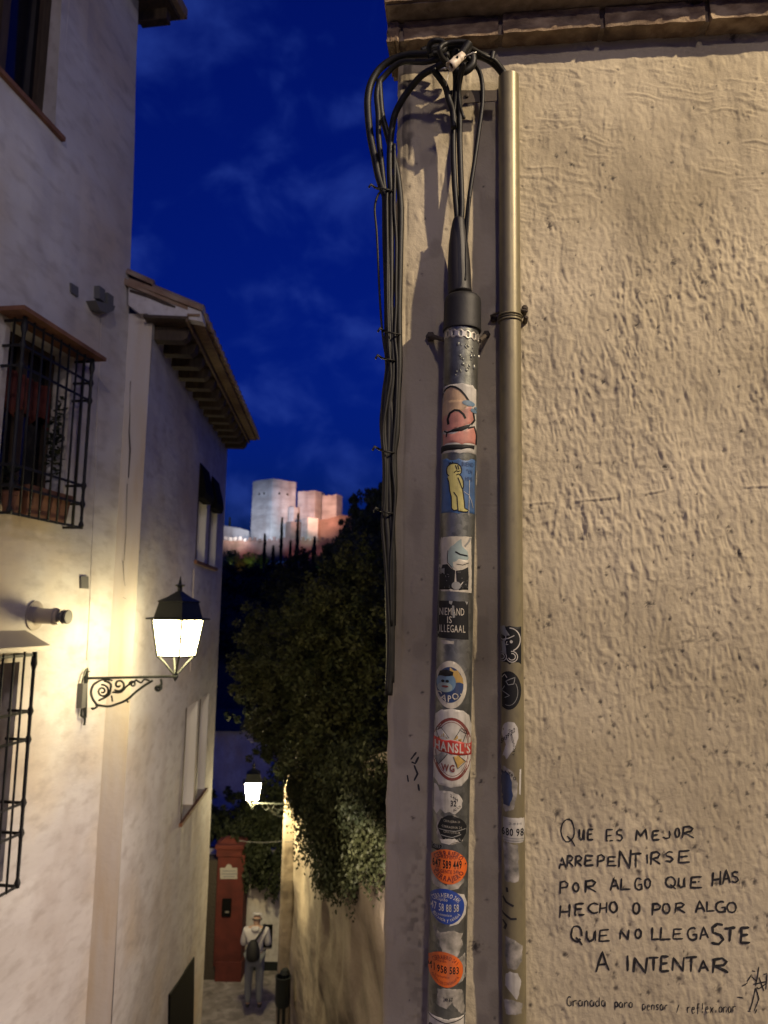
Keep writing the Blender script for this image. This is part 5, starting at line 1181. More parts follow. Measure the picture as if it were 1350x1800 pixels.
lamp1 = thing('wall_lantern', F1.px(150, 1230), 'lit four sided street lantern on scrolled iron bracket on the tall house', 'street lantern', 'lit wall lanterns')
s_l, z_l = F1.sz(150, 1192)
pl_o = F1.p(s_l, z_l); armn = F1.t
def PA(px, py): return hit(px, py, pl_o, armn)
L1c = PA(310, 1153); lantern(lamp1, L1c, math.radians(-22) , (PA(350, 1085) - PA(266, 1085)).length / .416 * .92)
def ar(b, pts, w, th=.018):    # flat scrollwork in the plane of the arm
    P = spline([PA(*p) for p in pts], 4) if len(pts) > 2 else [PA(*p) for p in pts]; b.tube(P, w / F * 6.2 * .68, 6)
zq = lambda L_: [(120 + x / 5.4, 1000 + y / 5.4) for x, y in L_]
b = MB(); ar(b, zq([(190, 1038), (990, 1022)]), 3.6); ar(b, zq([(180, 940), (178, 1080)]), 3.2); ar(b, zq([(175, 965), (205, 975)]), 1.5); mk('bracket_arm', b, M['lampiron'], lamp1)
def spiral(cx, cy, r0, r1, a0, turns, n=26): return [(cx + (r0 + (r1 - r0) * i / n) * math.cos(math.radians(a0 + 360 * turns * i / n)), cy + (r0 + (r1 - r0) * i / n) * math.sin(math.radians(a0 + 360 * turns * i / n))) for i in range(n + 1)]
b = MB()
for pts, w in (([(300, 1060), (240, 1100), (215, 1170), (235, 1240), (275, 1300), (235, 1330), (225, 1315)], 3.0), (spiral(325, 1160, 62, 8, -100, 1.7), 2.6), ([(260, 1290), (380, 1305), (470, 1280), (560, 1240), (640, 1170), (720, 1110), (800, 1060)], 3.4),
               (spiral(480, 1100, 62, 10, 130, -1.3), 2.8), ([(340, 1060), (400, 1090), (400, 1150), (380, 1200), (290, 1250)], 3.), ([(420, 1170), (500, 1170), (560, 1110), (640, 1060)], 2.8), (spiral(610, 1095, 34, 8, 160, 1.2), 2.4),
               (spiral(850, 1130, 32, 6, -60, 1.2), 4.0), ([(880, 1045), (885, 1090), (878, 1120)], 3.), ([(410, 1200), (420, 1260)], 2.2), ([(550, 1240), (570, 1270)], 2.2), ([(640, 1050), (690, 1080), (720, 1050), (770, 1060)], 2.4), ([(300, 1060), (360, 1050), (420, 1060)], 2.2)):
    ar(b, zq(pts), w)
mk('scrollwork', b, M['lampiron'], lamp1, smooth=True)
b = MB(); b.obox(F1.px(133, 1245, .0), F1.t * .06, F1.n * .05, Vector((0, 0, .19))); mk('connection_box', b, M['plastic'], lamp1)
b = MB(); b.tube(spline([F1.px(x, y, .03) for x, y in ((152, 1175), (146, 1190), (144, 1205))], 3), .008, 6); b.tube(spline([F1.px(x, y, .03) for x, y in ((144, 1245), (143, 1258), (149, 1262), (148, 1275))], 3), .010, 6); b.tube([F1.px(152, 1178, .02), F1.px(150, 1262, .02)], .012, 6); mk('wall_plate', b, M['lampiron'], lamp1)

# second lantern far down
YL = 14.0
glass2 = glass_l.copy(); [setattr(n_.inputs[1], 'default_value', 400.) for n_ in glass2.node_tree.nodes if n_.type == 'EMISSION']
def P2L(px, py): return PY(px, py, YL)
lamp2 = thing('wall_lantern', P2L(503, 1440), 'lit street lantern further down the alley on the end of the garden wall', 'street lantern', 'lit wall lanterns')
k2 = (P2L(463, 1372) - P2L(425, 1372)).length / .416
lantern(lamp2, P2L(444, 1404), math.radians(8), k2, glass2)
b = MB()
for pts, w in (([(444, 1412), (505, 1414)], 3.), ([(470, 1416), (480, 1430), (500, 1438)], 2.), ([(476, 1416), (490, 1424), (503, 1420)], 2.), ([(484, 1416), (478, 1424), (486, 1430), (492, 1424)], 1.6), ([(460, 1416), (467, 1424), (474, 1420)], 1.5)):
    b.tube(spline([P2L(*p) for p in pts], 4) if len(pts) > 2 else [P2L(*p) for p in pts], w / F * YL * .5, 6)
mk('scroll_bracket', b, M['lampiron'], lamp2)

# the street lamp behind the photographer that lights the near wall
LP = Vector((4.3, -1.9, 6.2))
lamp3 = thing('unseen_lantern', LP - Vector((0, 0, .2)), 'street lantern on bracket behind the photographer', 'street lantern')
lantern(lamp3, LP, .3, 1.0)
for o in list(lamp3.children):
    if o.name.startswith('lit_pane'): bpy.data.objects.remove(o)
def bulb(p, e, col, soft_, spot=None, to=None, blend=.5):
    ld = bpy.data.lights.new('bulb', 'SPOT' if spot else 'POINT'); ld.energy = e; ld.color = col; ld.shadow_soft_size = soft_
    if spot: ld.spot_size = math.radians(spot); ld.spot_blend = blend
    lo = bpy.data.objects.new('bulb', ld); COL.objects.link(lo); lo.location = p
    if to is not None: lo.rotation_euler = (Vector(to) - Vector(p)).to_track_quat('-Z', 'Y').to_euler()
    return lo
bulb(LP + Vector((0, 0, -.05)), 3300, (1, .80, .56), .07, 56, (.45, 1.75, 1.8))
b = MB(); b.tube([LP - Vector((0, 0, .2)), LP + Vector((0, -1.2, -.2))], .02, 8); mk('bracket_arm', b, M['lampiron'], lamp3)
def hidden_lantern(p, label, e, col, soft_, spot=None, to=None):
    t = thing('unseen_lantern', Vector(p) - Vector((0, 0, .2)), label, 'street lantern'); lantern(t, Vector(p), .2, .9)
    for o in list(t.children):
        if o.name.startswith('lit_pane'): bpy.data.objects.remove(o)
    bulb(Vector(p) + Vector((0, 0, .12)), e, col, soft_, spot, to, .25)
hidden_lantern((1.1, -6.5, 6.8), 'unseen fill lantern added up the alley behind the photographer', 860, (1, .84, .76), .30)  # lamp added out of view as warm fill for near wall and left facades
hidden_lantern((.24, 5.7, -.6), 'lantern on the garden wall hidden behind the corner house', 205, (1, .80, .66), .05, 118, (-.76, 6.30, -.75))
hidden_lantern((.30, 3.6, 4.3), 'unseen fill lantern added high on the alley side of the corner house', 75, (.95, .92, 1), .2, 150, (-.7, 5.3, 3.9))  # lamp added out of view to brighten the upper left facades and tree
# ================================================================== GROUND
def gprof(y):
    if y < 1: return 0.
    if y < 13: return -5.9 * (y - 1) / 12
    if y < 30: return -5.9 - .02 * (y - 13)
    if y < 60: return -6.24 - .35 * (y - 30)
    if y < 200: return -16.7 - .10 * (y - 60)
    return -30.7
ys = [-30, -5, 1]; zs_ = [0, 0, 0]
n = 34
for k in range(n):
    y0 = 1 + 12 * k / n; z_ = -5.9 * (k + 1) / n; ys += [y0 + .002, y0 + 12 / n]; zs_ += [z_, z_]
for y in (19, 30, 45, 60, 100, 150, 200, 1200, 4000): ys.append(y); zs_.append(gprof(y))
b = MB(); vs = []
for y, z_ in zip(ys, zs_): vs += [(-60 if y < 25 else -2500, y, z_), (60 if y < 25 else 2500, y, z_)]
b.add(vs, [(2 * i, 2 * i + 1, 2 * i + 3, 2 * i + 2) for i in range(len(ys) - 1)])
gr = mk('ground', b, M['ground'], base=(0, 0, 0)); tag(gr, kind='structure')
ZG = -6.05
# hill under the fortress
hx = np.linspace(-420, 420, 70); hy = np.linspace(190, 700, 60); vs = []
for y in hy:
    for x in hx:
        t = smooth(200, 385, y + 0.15 * abs(x)); z_ = -32 + 57 * t + 6 * vnoise(np.array([x]), np.array([y]), 60, 60, 91)[0] * min(1, max(0, (y - 200) / 60)) - .0004 * (x + 60) ** 2 * (y > 250) - max(0, x) * .02
        if y > 372 and abs(x + 25) < 70: z_ = min(z_, 30)
        vs.append((x, y, z_))
b = MB(); b.add(vs, [(j_ * 70 + i, j_ * 70 + i + 1, (j_ + 1) * 70 + i + 1, (j_ + 1) * 70 + i) for j_ in range(59) for i in range(69)])
tag(mk('hill', b, M['hill'], smooth=True, base=(0, 400, -32)), kind='structure')

# ================================================================== FORTRESS
YF = 400.
fort = thing('fortress', PY(500, 950, YF), 'floodlit old fortress with square towers on the hill against the blue night sky', 'fortress')
def PF(px, py, y=YF): return PY(px, py, y)
def tower(name, xl, xa, xr, yt, yb, m, y0=YF, lab=None, taper=0., feat=None, ragged_=0):
    A = PF(xa, yb, y0); Lf = PF(xl, yb, y0); Rt = PF(xr, yb, y0); zt = PF(xa, yt, y0).z; zb = A.z - 2
    dl = abs(A.x - Lf.x); dr = abs(Rt.x - A.x); W = dl + dr
    a = Vector((A.x, y0, 0)); l = Vector((Lf.x, y0 + dr * .75 + 1, 0)); r_ = Vector((Rt.x, y0 + dl * .75 + 1, 0)); bk = l + r_ - a
    c = (l + r_) / 2; b = MB(); n = 14; vs = []; rr = random.Random(int(xl)); P4 = [a, r_, bk, l]
    top = []
    for e in range(4):
        for k in range(n): top.append(P4[e].lerp(P4[(e + 1) % 4], k / n))
    for p in top: q = c + (p - c) * (1 + taper); vs.append((q.x, q.y, zb))
    for p in top: vs.append((p.x, p.y, zt + rr.uniform(-1, .2) * ragged_))
    N = len(top); b.add(vs, [(i, (i + 1) % N, N + (i + 1) % N, N + i) for i in range(N)] + [tuple(range(N, 2 * N))])
    o = mk(name, b, m, fort)
    if lab: o['label'] = lab
    return o, (a, l, r_, zb, zt)
t1, g_ = tower('tower', 435, 475, 513, 841, 952, M['tower'], lab='tall square tower lit bluish white', taper=.03, ragged_=.25)
a, l, r_, zb, zt = g_
b = MB(); b.prism([(p.x, p.y, zt - 1.6) for p in (a + Vector((0, -.25, 0)), r_ + Vector((.25, 0, 0)), l + r_ - a, l + Vector((-.25, 0, 0)))], (0, 0, .5)); mk('cornice', b, M['tower'], fort)
for e0, e1, us_ in ((l, a, (.35, .6)), (a, r_, (.3, .65))):
    for u_ in us_:
        for zz in (.74,):
            p = e0.lerp(e1, u_); d = (e1 - e0).normalized(); nn = Vector((d.y, -d.x, 0)); b = MB(); b.obox(Vector((p.x, p.y, zb + (zt - zb) * zz)) + nn * .05 - d * .6, d * 1.2, nn * -.8, Vector((0, 0, 2.4))); mk('window', b, M['dark'], fort)
tower('tower', 520, 552, 566, 862, 935, M['tower'], YF + 6, lab='lower square tower lit pink, right of the tall one', ragged_=.5)
tower('tower', 564, 590, 599, 868, 935, M['tower'], YF + 3, lab='ruined tower with broken top, rightmost', ragged_=1.3)
tower('turret', 506, 516, 522, 891, 930, M['tower'], YF + 3, lab='small turret between the tall and pink towers')
tower('wall_tower', 527, 540, 557, 909, 955, M['tower'], YF - 10, lab='small pale tower in front of the walls', ragged_=.3)
tower('wall_tower', 499, 510, 528, 916, 955, M['redwall'] if 0 else M['towerred'], YF - 6, lab='dark unlit wall tower between the pale ones', ragged_=.3)
def curtain(pts, yb, m, y0, th=3., nm='curtain_wall', lab=None, crenel=False):
    b = MB(); tp = [PF(x, y, y0) for x, y in pts]; vs = []
    poly = [PF(pts[0][0], yb, y0)] + tp + [PF(pts[-1][0], yb, y0)]; b.prism([Vector((p.x, y0, p.z)) for p in poly], (0, th, 0)); o = mk(nm, b, m, fort)
    if lab: o['label'] = lab
    return o
curtain([(380, 922), (400, 925), (420, 928), (437, 933)], 960, M['tower'], YF + 2, lab='low pale wall left of the tall tower')
curtain([(555, 914), (575, 912), (600, 905), (625, 908), (650, 912), (720, 914)], 962, M['towerred'], YF - 2, lab='rubble wall sloping away to the right')
curtain([(380, 950), (440, 949), (500, 950), (560, 950), (620, 952), (720, 954)], 985, M['towerred'], YF - 14, lab='red earth wall at the foot of the towers')
r = random.Random(6)
for k in range(26):
    x = 380 + k * 8.5; p = PF(x, 949 + r.uniform(-1, 2), YF - 15); b = MB(); b.box((p.x - .9, p.y, p.z - .3), (p.x + .7, p.y + 1, p.z + r.uniform(.8, 1.6))); mk('merlon', b, M['towerred'] if k > 6 else M['tower'], fort)
def flood(p, to, e, col, ang=70, name='floodlight', blend=1.0):
    l_ = bpy.data.lights.new(name, 'SPOT'); l_.energy = e; l_.color = col; l_.spot_size = math.radians(ang); l_.spot_blend = blend; l_.shadow_soft_size = .5
    o = bpy.data.objects.new(name, l_); COL.objects.link(o); o.location = p; o.rotation_euler = (Vector(to) - Vector(p)).to_track_quat('-Z', 'Y').to_euler(); return o
FE = 52000
flood(PF(455, 900, YF - 55), PF(474, 915, YF), FE * 2.8, (.66, .78, 1.), 56)
flood(PF(478, 965, YF - 8), PF(474, 850, YF), FE * .12, (.75, .85, 1.), 120)
flood(PF(415, 945, YF - 25), PF(415, 940, YF), FE * .25, (.9, .8, .75), 100)
flood(PF(575, 905, YF - 35), PF(558, 893, YF), FE * 2.3, (1., .50, .34), 66)
flood(PF(541, 940, YF - 25), PF(541, 930, YF), FE * .14, (.75, .9, .85), 90)
flood(PF(620, 960, YF - 30), PF(610, 930, YF), FE * .07, (1., .75, .7), 120)
for x_ in (428, 447, 512, 540, 566): flood(PF(x_, 985, YF - 20), PF(x_, 962, YF - 14), FE * .022, (1., .42, .33), 90)

# bushes glowing under floodlights and cypresses
def bush(name, px, py, y0, rad, n, size, m, label, cat, group, seed):
    r = random.Random(seed); c = PF(px, py, y0); b = MB(); leaves(b, c, rad, n, size, r); o = mk(name, b, M[m]); tag(o, label, cat, group); return c
M['leaflit'] = leafmat('bright green leaves', (.10, .14, .03), (.25, .30, .08))
k = 0
BL = ['lit bush under the left end of the fortress wall', 'yellow lit bush below the tall tower', 'orange lit bush low beneath the tall tower', 'small lit bush right of the yellow one', 'pale green lit bush right of the cypresses']
for (px, py, sx, sy) in ((408, 978, 4, 3), (441, 984, 5, 3.5), (425, 990, 4, 2.2), (462, 985, 3, 3.5), (565, 994, 3, 3.2)):
    c = bush('bush', px, py, YF - 60, (sx, 2.5, sy), 420, 1.1, 'leaflit', BL[k], 'bush', 'lit bushes below the fortress', 40 + k)
    flood(c + Vector((1, -8, -4)), c, FE * (.006, .022, .012, .006, .014)[k], ((.9, 1, .4), (.9, 1, .35), (1, .5, .2), (.7, .9, .3), (.45, 1, .6))[k], 60, blend=1.); k += 1
for (px, yt, yb, w, y0) in ((521, 908, 1000, 5.5, YF - 70), (493, 915, 995, 4.5, YF - 72), (551, 948, 1010, 8, YF - 75), (464, 944, 990, 4, YF - 68), (402, 914, 960, 3, YF + 12), (509, 955, 1000, 4, YF - 70), (479, 965, 1000, 4, YF - 70), (575, 960, 1005, 5, YF - 72), (598, 950, 1005, 6, YF - 74)):
    r = random.Random(int(px)); tp = PF(px, yt, y0); bt = PF(px, yb, y0); H_ = tp.z - bt.z; W_ = w / F * y0 * .5
    t = thing('cypress_tree', bt, {521: 'tallest dark cypress in front of the pink tower', 493: 'slim dark cypress before the right edge of the tall tower', 551: 'broad dark cypress cone below the pale wall tower', 464: 'short cypress below the middle of the tall tower', 402: 'small cypress tip behind the low wall at the left', 509: 'low cypress between the two tall thin ones', 479: 'low cypress below the tall tower right of the short one', 575: 'low cypress right of the broad cone', 598: 'rightmost low cypress by the trees'}[px], 'cypress', 'cypresses below the fortress')
    b = MB()
    for q in range(420):
        u_ = r.random() ** .8; a = r.uniform(0, 6.28); rr_ = W_ * (math.sin(min(1, (1 - u_) * 1.6) * math.pi / 2)) * r.uniform(.5, 1.1); p = bt + Vector((rr_ * math.cos(a), rr_ * math.sin(a), u_ * H_)); d = Vector((r.uniform(-.3, .3), r.uniform(-.3, .3), 1)) * r.uniform(1, 2.2); w_ = Vector((math.cos(a + 1.57), math.sin(a + 1.57), 0)) * r.uniform(.3, .6)
        b.add([p - w_, p + w_, p + d], [(0, 1, 2)])
    mk('crown', b, M['leafdark'], t); b = MB(); b.tube([bt - Vector((0, 0, 4)), bt + Vector((0, 0, H_ * .8))], [.5, .15], 6); mk('trunk', b, M['bark'], t)
# dark woods on the hillside
b = MB(); r = random.Random(77)
for k in range(260):
    x = r.uniform(-95, 20); y = r.uniform(255, 348); t = float(smooth(200, 385, np.array([y + .15 * abs(x)]))[()]) if False else float(smooth(200, 385, y + .15 * abs(x))); z_ = -33 + 57 * t
    leaves(b, (x, y, z_ + 2), (5, 4, 4.5), 60, 2.0, r)
tag(mk('woodland', b, M['leafdark']), 'dark unlit woodland covering the slope below the fortress', 'woodland', kind='stuff')

# ================================================================== GARDEN WALL ON THE RIGHT OF THE ALLEY
gw = thing('garden_wall', Vector((-1.2, 11, -6)), 'stained plaster garden wall with ivy on the right side of the alley', 'wall')
e1_ = PY(515, 1600, 14.4); e0_ = Vector((0.52, 4.6, 0)); print('garden wall far', e1_)
FW = Facade((e0_.x, e0_.y), (e1_.x - e0_.x, e1_.y - e0_.y)); FW.n = -FW.n; Lw = (Vector((e1_.x, e1_.y, 0)) - e0_).length
ztf = PY(508, 1362, 14.4).z; b = MB(); ns, nz2 = 90, 60; vs = []
for i in range(ns + 1):
    s_ = Lw * i / ns; zt_w = .9 + (ztf - .9) * i / ns + .06 * vnoise(np.array([s_]), np.array([0.]), .4, 1, 95)[0]
    for j_ in range(nz2 + 1):
        z_ = -6.4 + (zt_w + 6.4) * j_ / nz2; h_ = .10 * vnoise(np.array([s_]), np.array([z_]), .7, .6, 96)[0] + .04 * vnoise(np.array([s_]), np.array([z_]), .2, .25, 97)[0]
        vs.append(FW.p(s_, z_, h_))
b.add(vs, [(i * (nz2 + 1) + j_, (i + 1) * (nz2 + 1) + j_, (i + 1) * (nz2 + 1) + j_ + 1, i * (nz2 + 1) + j_ + 1) for i in range(ns) for j_ in range(nz2)])
mk('wall_face', b, M['stone'], gw, smooth=True)
b = MB(); b.prism([FW.p(0, .95, -.05), FW.p(Lw, ztf + .02, -.05), FW.p(Lw, -6.5, -.05), FW.p(0, -6.5, -.05)], FW.n * -.5); mk('wall_core', b, M['stone'], gw)
pa = PY(503, 1365, 14.6); pb = PY(487, 1760, 14.6); xr_ = e1_.x + .02
b = MB(); b.hexa([(pb.x, 14.35, -6.4), (xr_, 14.35, -6.4), (xr_, 15., -6.4), (pb.x, 15., -6.4), (pa.x, 14.35, pa.z), (xr_, 14.35, pa.z), (xr_, 15., pa.z), (pa.x, 15., pa.z)])
pil = mk('end_pier', b, M['stone'], gw)
md = pil.modifiers.new('b', 'BEVEL'); md.width = .06; md.segments = 3
b = MB(); a = PY(500, 1480, 14.3); c = PY(530, 1478, 14.3); b.tube([a, c], .009, 6); tag(mk('wall_cable', b, M['plastic']), 'grey cable running along the garden wall below the far lantern', 'cable')
# black cables crossing the alley behind lantern
b = MB()
for y_ in (1478,): b.tube(spline([PY(x, y_ + d_, 16.5) for x, d_ in ((420, 0), (440, 2), (460, 3), (480, 2), (500, 0))], 3), .008, 6)
tag(mk('street_cable', b, M['plastic']), 'cable spanning the alley behind the far lantern', 'cable')

# ================================================================== END OF THE ALLEY
YW = 17.6
ew = thing('white_garden_wall', PY(455, 1720, YW), 'white wall with dark plinth behind the walking person', 'wall')
x0 = PY(352, 1700, YW).x - 3; x1 = PY(520, 1700, YW).x + 1.5; zt_ = PY(455, 1545, YW).z; zp = PY(455, 1690, YW).z
b = MB(); b.box((x0, YW, zp), (x1, YW + .4, zt_ + .5)); mk('wall_face', b, M['white'], ew)
b = MB(); b.box((x0, YW - .02, -7), (x1, YW + .4, zp)); mk('plinth', b, M['bin'], ew)
b = MB(); p = PY(462, 1625, YW - .02); q = PY(478, 1665, YW - .02); b.box((p.x, YW - .04, q.z), (q.x, YW - .01, p.z)); mk('niche', b, M['dark'], ew)
# dark wall that closes the alley to the left
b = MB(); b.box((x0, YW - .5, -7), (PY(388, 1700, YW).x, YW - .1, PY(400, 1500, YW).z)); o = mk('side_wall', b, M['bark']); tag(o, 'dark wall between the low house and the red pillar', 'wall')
# red gate pillar
rp0 = thing('gate_pillar', PY(403, 1722, YW - .4), 'dark red brick gate pillar with moulded cap, white plaque and black letterbox', 'pillar')
def rb(x0, x1, y0, y1, d, nm, m):
    a = PY(x0, y0, YW - .55); c = PY(x1, y1, YW - .55); b = MB(); b.box((a.x, a.y - d, c.z), (c.x, a.y + .5 + d, a.z)); o = mk(nm, b, M[m], rp0); md = o.modifiers.new('b', 'BEVEL'); md.width = .012; md.segments = 2; return o
rb(383, 423, 1503, 1700, 0, 'shaft', 'redwall'); rb(379, 424, 1690, 1726, .03, 'base', 'redwall'); rb(381, 426, 1492, 1506, .03, 'cap_moulding', 'redwall'); rb(379, 429, 1484, 1493, .06, 'cap_moulding', 'redwall')
a = PY(404, 1484, YW - .3); b = MB(); hw = abs(PY(429, 1484, YW - .55).x - PY(379, 1484, YW - .55).x) / 2; b.lathe(a, [(hw * 1.3, 0), (hw * .5, .14), (hw * .2, .17)], 4, rot=math.pi / 4); mk('cap_top', b, M['redwall'], rp0)
b = MB(); pq = [PY(x, y, YW - .57) for x, y in ((387, 1545), (387, 1526), (396, 1526), (398, 1521), (402, 1519), (406, 1521), (408, 1526), (417, 1526), (417, 1545))]; b.prism(pq, (0, .02, 0)); pq_ = mk('plaque', b, M['plaque'], rp0)
b = MB()
for y_, xa_, xb_ in ((1530, 391, 413), (1535, 390, 414), (1540, 393, 411)):
    x = xa_
    while x < xb_: a = PY(x, y_, YW - .575); c = PY(x + 2.2, y_ + 2.2, YW - .575); b.box((a.x, a.y, c.z), (c.x, a.y + .003, a.z)); x += 3.4
mk('plaque_lettering', b, M['jeans'], rp0)
rb(391, 406, 1579, 1611, .04, 'letterbox', 'dark'); b = MB(); a = PY(396, 1602, YW - .64); c = PY(402, 1605, YW - .64); b.box((a.x, a.y, c.z), (c.x, a.y + .02, a.z)); mk('letterbox_flap', b, M['zinc'], rp0)

# pale house far behind, seen through the trees
b = MB(); a = PY(368, 1282, 34); c = PY(470, 1500, 34); b.box((a.x, 34, c.z - 3), (c.x, 40, a.z)); fh = thing('far_house', ((a.x + c.x) / 2, 36, c.z - 3), 'pale house wall blue in the dusk seen through a gap in the trees', 'house'); mk('wall', b, M['white'], fh)
b = MB(); b.prism([(a.x - .3, 33.6, a.z), (a.x - .3, 40.4, a.z), (a.x - .3, 37, a.z + .5)], (c.x - a.x + .6, 0, 0)); mk('roof', b, M['leafdark'], fh)

# litter bin
bp = PY(497, 1788, 13.6); bin_ = thing('litter_bin', Vector((bp.x, bp.y, -5.96)), 'dark cylindrical litter bin on a post at the foot of the garden wall', 'bin')
def PB(px, py): return PY(px, py, 13.6)
cx_ = PB(497, 1750).x; rb_ = abs(PB(511, 1750).x - PB(484, 1750).x) / 2
b = MB(); zb1 = PB(497, 1768).z; zt1 = PB(497, 1716).z; b.lathe((cx_, 13.6, 0), [(rb_ * .85, zb1), (rb_, zb1 + .05), (rb_ * 1.0, zt1 - .02), (rb_ * 1.08, zt1), (rb_ * .9, zt1), (rb_ * .85, zt1 - .1)], 18); soft(mk('bucket', b, M['bin'], bin_))
b = MB(); b.lathe((cx_ + .02, 13.6 + rb_ * .3, 0), [(.03, -6.0), (.03, zt1 + .03)], 8); b.lathe((cx_ + .02, 13.6 + rb_ * .3, 0), [(rb_ * .7, zt1 + .03), (rb_ * .5, zt1 + .09)], 12); mk('post', b, M['bin'], bin_)
b = MB(); b.lathe((cx_ - .06, 13.6, 0), [(.022, -6.0), (.022, zb1 + .02)], 8); mk('leg', b, M['bin'], bin_)

# ================================================================== PERSON
YP = 15.6
def PP(px, py, dy=0.): return PY(px, py, YP) + Vector((0, dy, 0))
foot = PP(445, 1772); zf = foot.z; print('person foot z', zf, 'ground', gprof(15.6))
hd = PP(449, 1602); Hh = hd.z - zf; print('person height', Hh)
def skin(name, verts, edges, rad, m, parent, lv=2, root=0):
    me = bpy.data.meshes.new('tmp'); me.from_pydata([tuple(v) for v in verts], edges, []); ob = bpy.data.objects.new('tmp', me); COL.objects.link(ob)
    md = ob.modifiers.new('s', 'SKIN')
    for i, r_ in enumerate(rad): me.skin_vertices[0].data[i].radius = (r_, r_) if not isinstance(r_, tuple) else r_; me.skin_vertices[0].data[i].use_root = (i == root)
    md.use_smooth_shade = True; sd = ob.modifiers.new('u', 'SUBSURF'); sd.levels = lv
    dg = bpy.context.evaluated_depsgraph_get(); me2 = bpy.data.meshes.new_from_object(ob.evaluated_get(dg)); bpy.data.objects.remove(ob)
    me2.name = name; me2.materials.clear(); me2.materials.append(M[m]); o = bpy.data.objects.new(name, me2); COL.objects.link(o); o.parent = parent
    me2.transform(Matrix.Translation(-org(parent))); me2.polygons.foreach_set('use_smooth', [True] * len(me2.polygons)); ORG[o.name] = org(parent); return o
px0 = foot.x; person = thing('person', Vector((px0, YP, zf)), 'person in pale hoodie and grey jeans seen from behind wearing a black cross body bag', 'person')
k = Hh / 1.75
def V(x, y, z): return Vector((px0 + x * k, YP + y * k, zf + z * k))
# body: pelvis, spine, neck, head, arms (forearms raised forward), legs
bv = [V(0, 0, .95), V(0, 0, 1.15), V(0, .01, 1.38), V(0, .01, 1.50), V(0.01, .03, 1.58), V(.015, .05, 1.67),
      V(-.19, 0, 1.40), V(-.25, .02, 1.14), V(-.12, .22, 1.20), V(.20, 0, 1.40), V(.25, .02, 1.14), V(.14, .22, 1.22),
      V(-.10, 0, .90), V(-.11, -.02, .50), V(-.11, .0, .09), V(-.12, .14, .03), V(.10, 0, .90), V(.10, -.02, .50), V(.11, 0, .09), V(.12, .14, .03), V(-.08, .28, 1.22), V(.09, .28, 1.24)]
be = [(0, 1), (1, 2), (2, 3), (3, 4), (4, 5), (2, 6), (6, 7), (7, 8), (2, 9), (9, 10), (10, 11), (0, 12), (12, 13), (13, 14), (14, 15), (0, 16), (16, 17), (17, 18), (18, 19), (8, 20), (11, 21)]
br_ = [.13, .12, .14, .055, .09, .085, .06, .045, .03, .06, .045, .03, .085, .06, .04, .035, .085, .06, .04, .035, .03, .03]
skin('body', bv, be, [q * k for q in br_], 'skin', person)
hv = [bv[0], bv[1], bv[2], V(0, .0, 1.46), bv[6], bv[7], bv[8], bv[9], bv[10], bv[11]]
skin('hoodie', hv, [(0, 1), (1, 2), (2, 3), (2, 4), (4, 5), (5, 6), (2, 7), (7, 8), (8, 9)], [q * k for q in (.165, .16, .165, .08, .085, .068, .05, .085, .068, .05)], 'hoodie', person)
skin('hood', [V(-.09, -.06, 1.47), V(0, -.10, 1.44), V(.09, -.06, 1.47)], [(0, 1), (1, 2)], [.05 * k, .065 * k, .05 * k], 'hoodie', person)
skin('jeans', [bv[0], bv[12], bv[13], bv[14], bv[16], bv[17], bv[18]], [(0, 1), (1, 2), (2, 3), (0, 4), (4, 5), (5, 6)], [q * k for q in (.15, .105, .08, .065, .105, .08, .065)], 'jeans', person)
for i in (14, 18): skin('shoe', [bv[i] + Vector((0, -.04, -.04)), bv[i + 1]], [(0, 1)], [.05 * k, .042 * k], 'shoe', person, 1)
skin('hair', [V(.012, .02, 1.575), V(.013, .03, 1.62)], [(0, 1)], [.118 * k, .125 * k], 'hair', person); skin('cap', [V(.013, .03, 1.67), V(.016, .04, 1.715)], [(0, 1)], [.125 * k, .105 * k], 'hoodie', person)
skin('shoulder_bag', [V(-.02, -.17, 1.32), V(-.02, -.20, 1.10), V(.0, -.19, .90)], [(0, 1), (1, 2)], [.09 * k, .15 * k, .15 * k], 'bag', person)
b = MB(); b.tube(spline([V(.17, .03, 1.50), V(.14, -.12, 1.46), V(.06, -.18, 1.34), V(-.03, -.21, 1.22)], 4), .022 * k, 6); mk('bag_strap', b, M['bag'], person, smooth=True)
skin('hand', [bv[20], bv[20] + Vector((.03, .04, .03))], [(0, 1)], [.035 * k, .03 * k], 'skin', person, 1); skin('hand', [bv[21], bv[21] + Vector((-.03, .04, .03))], [(0, 1)], [.035 * k, .03 * k], 'skin', person, 1)

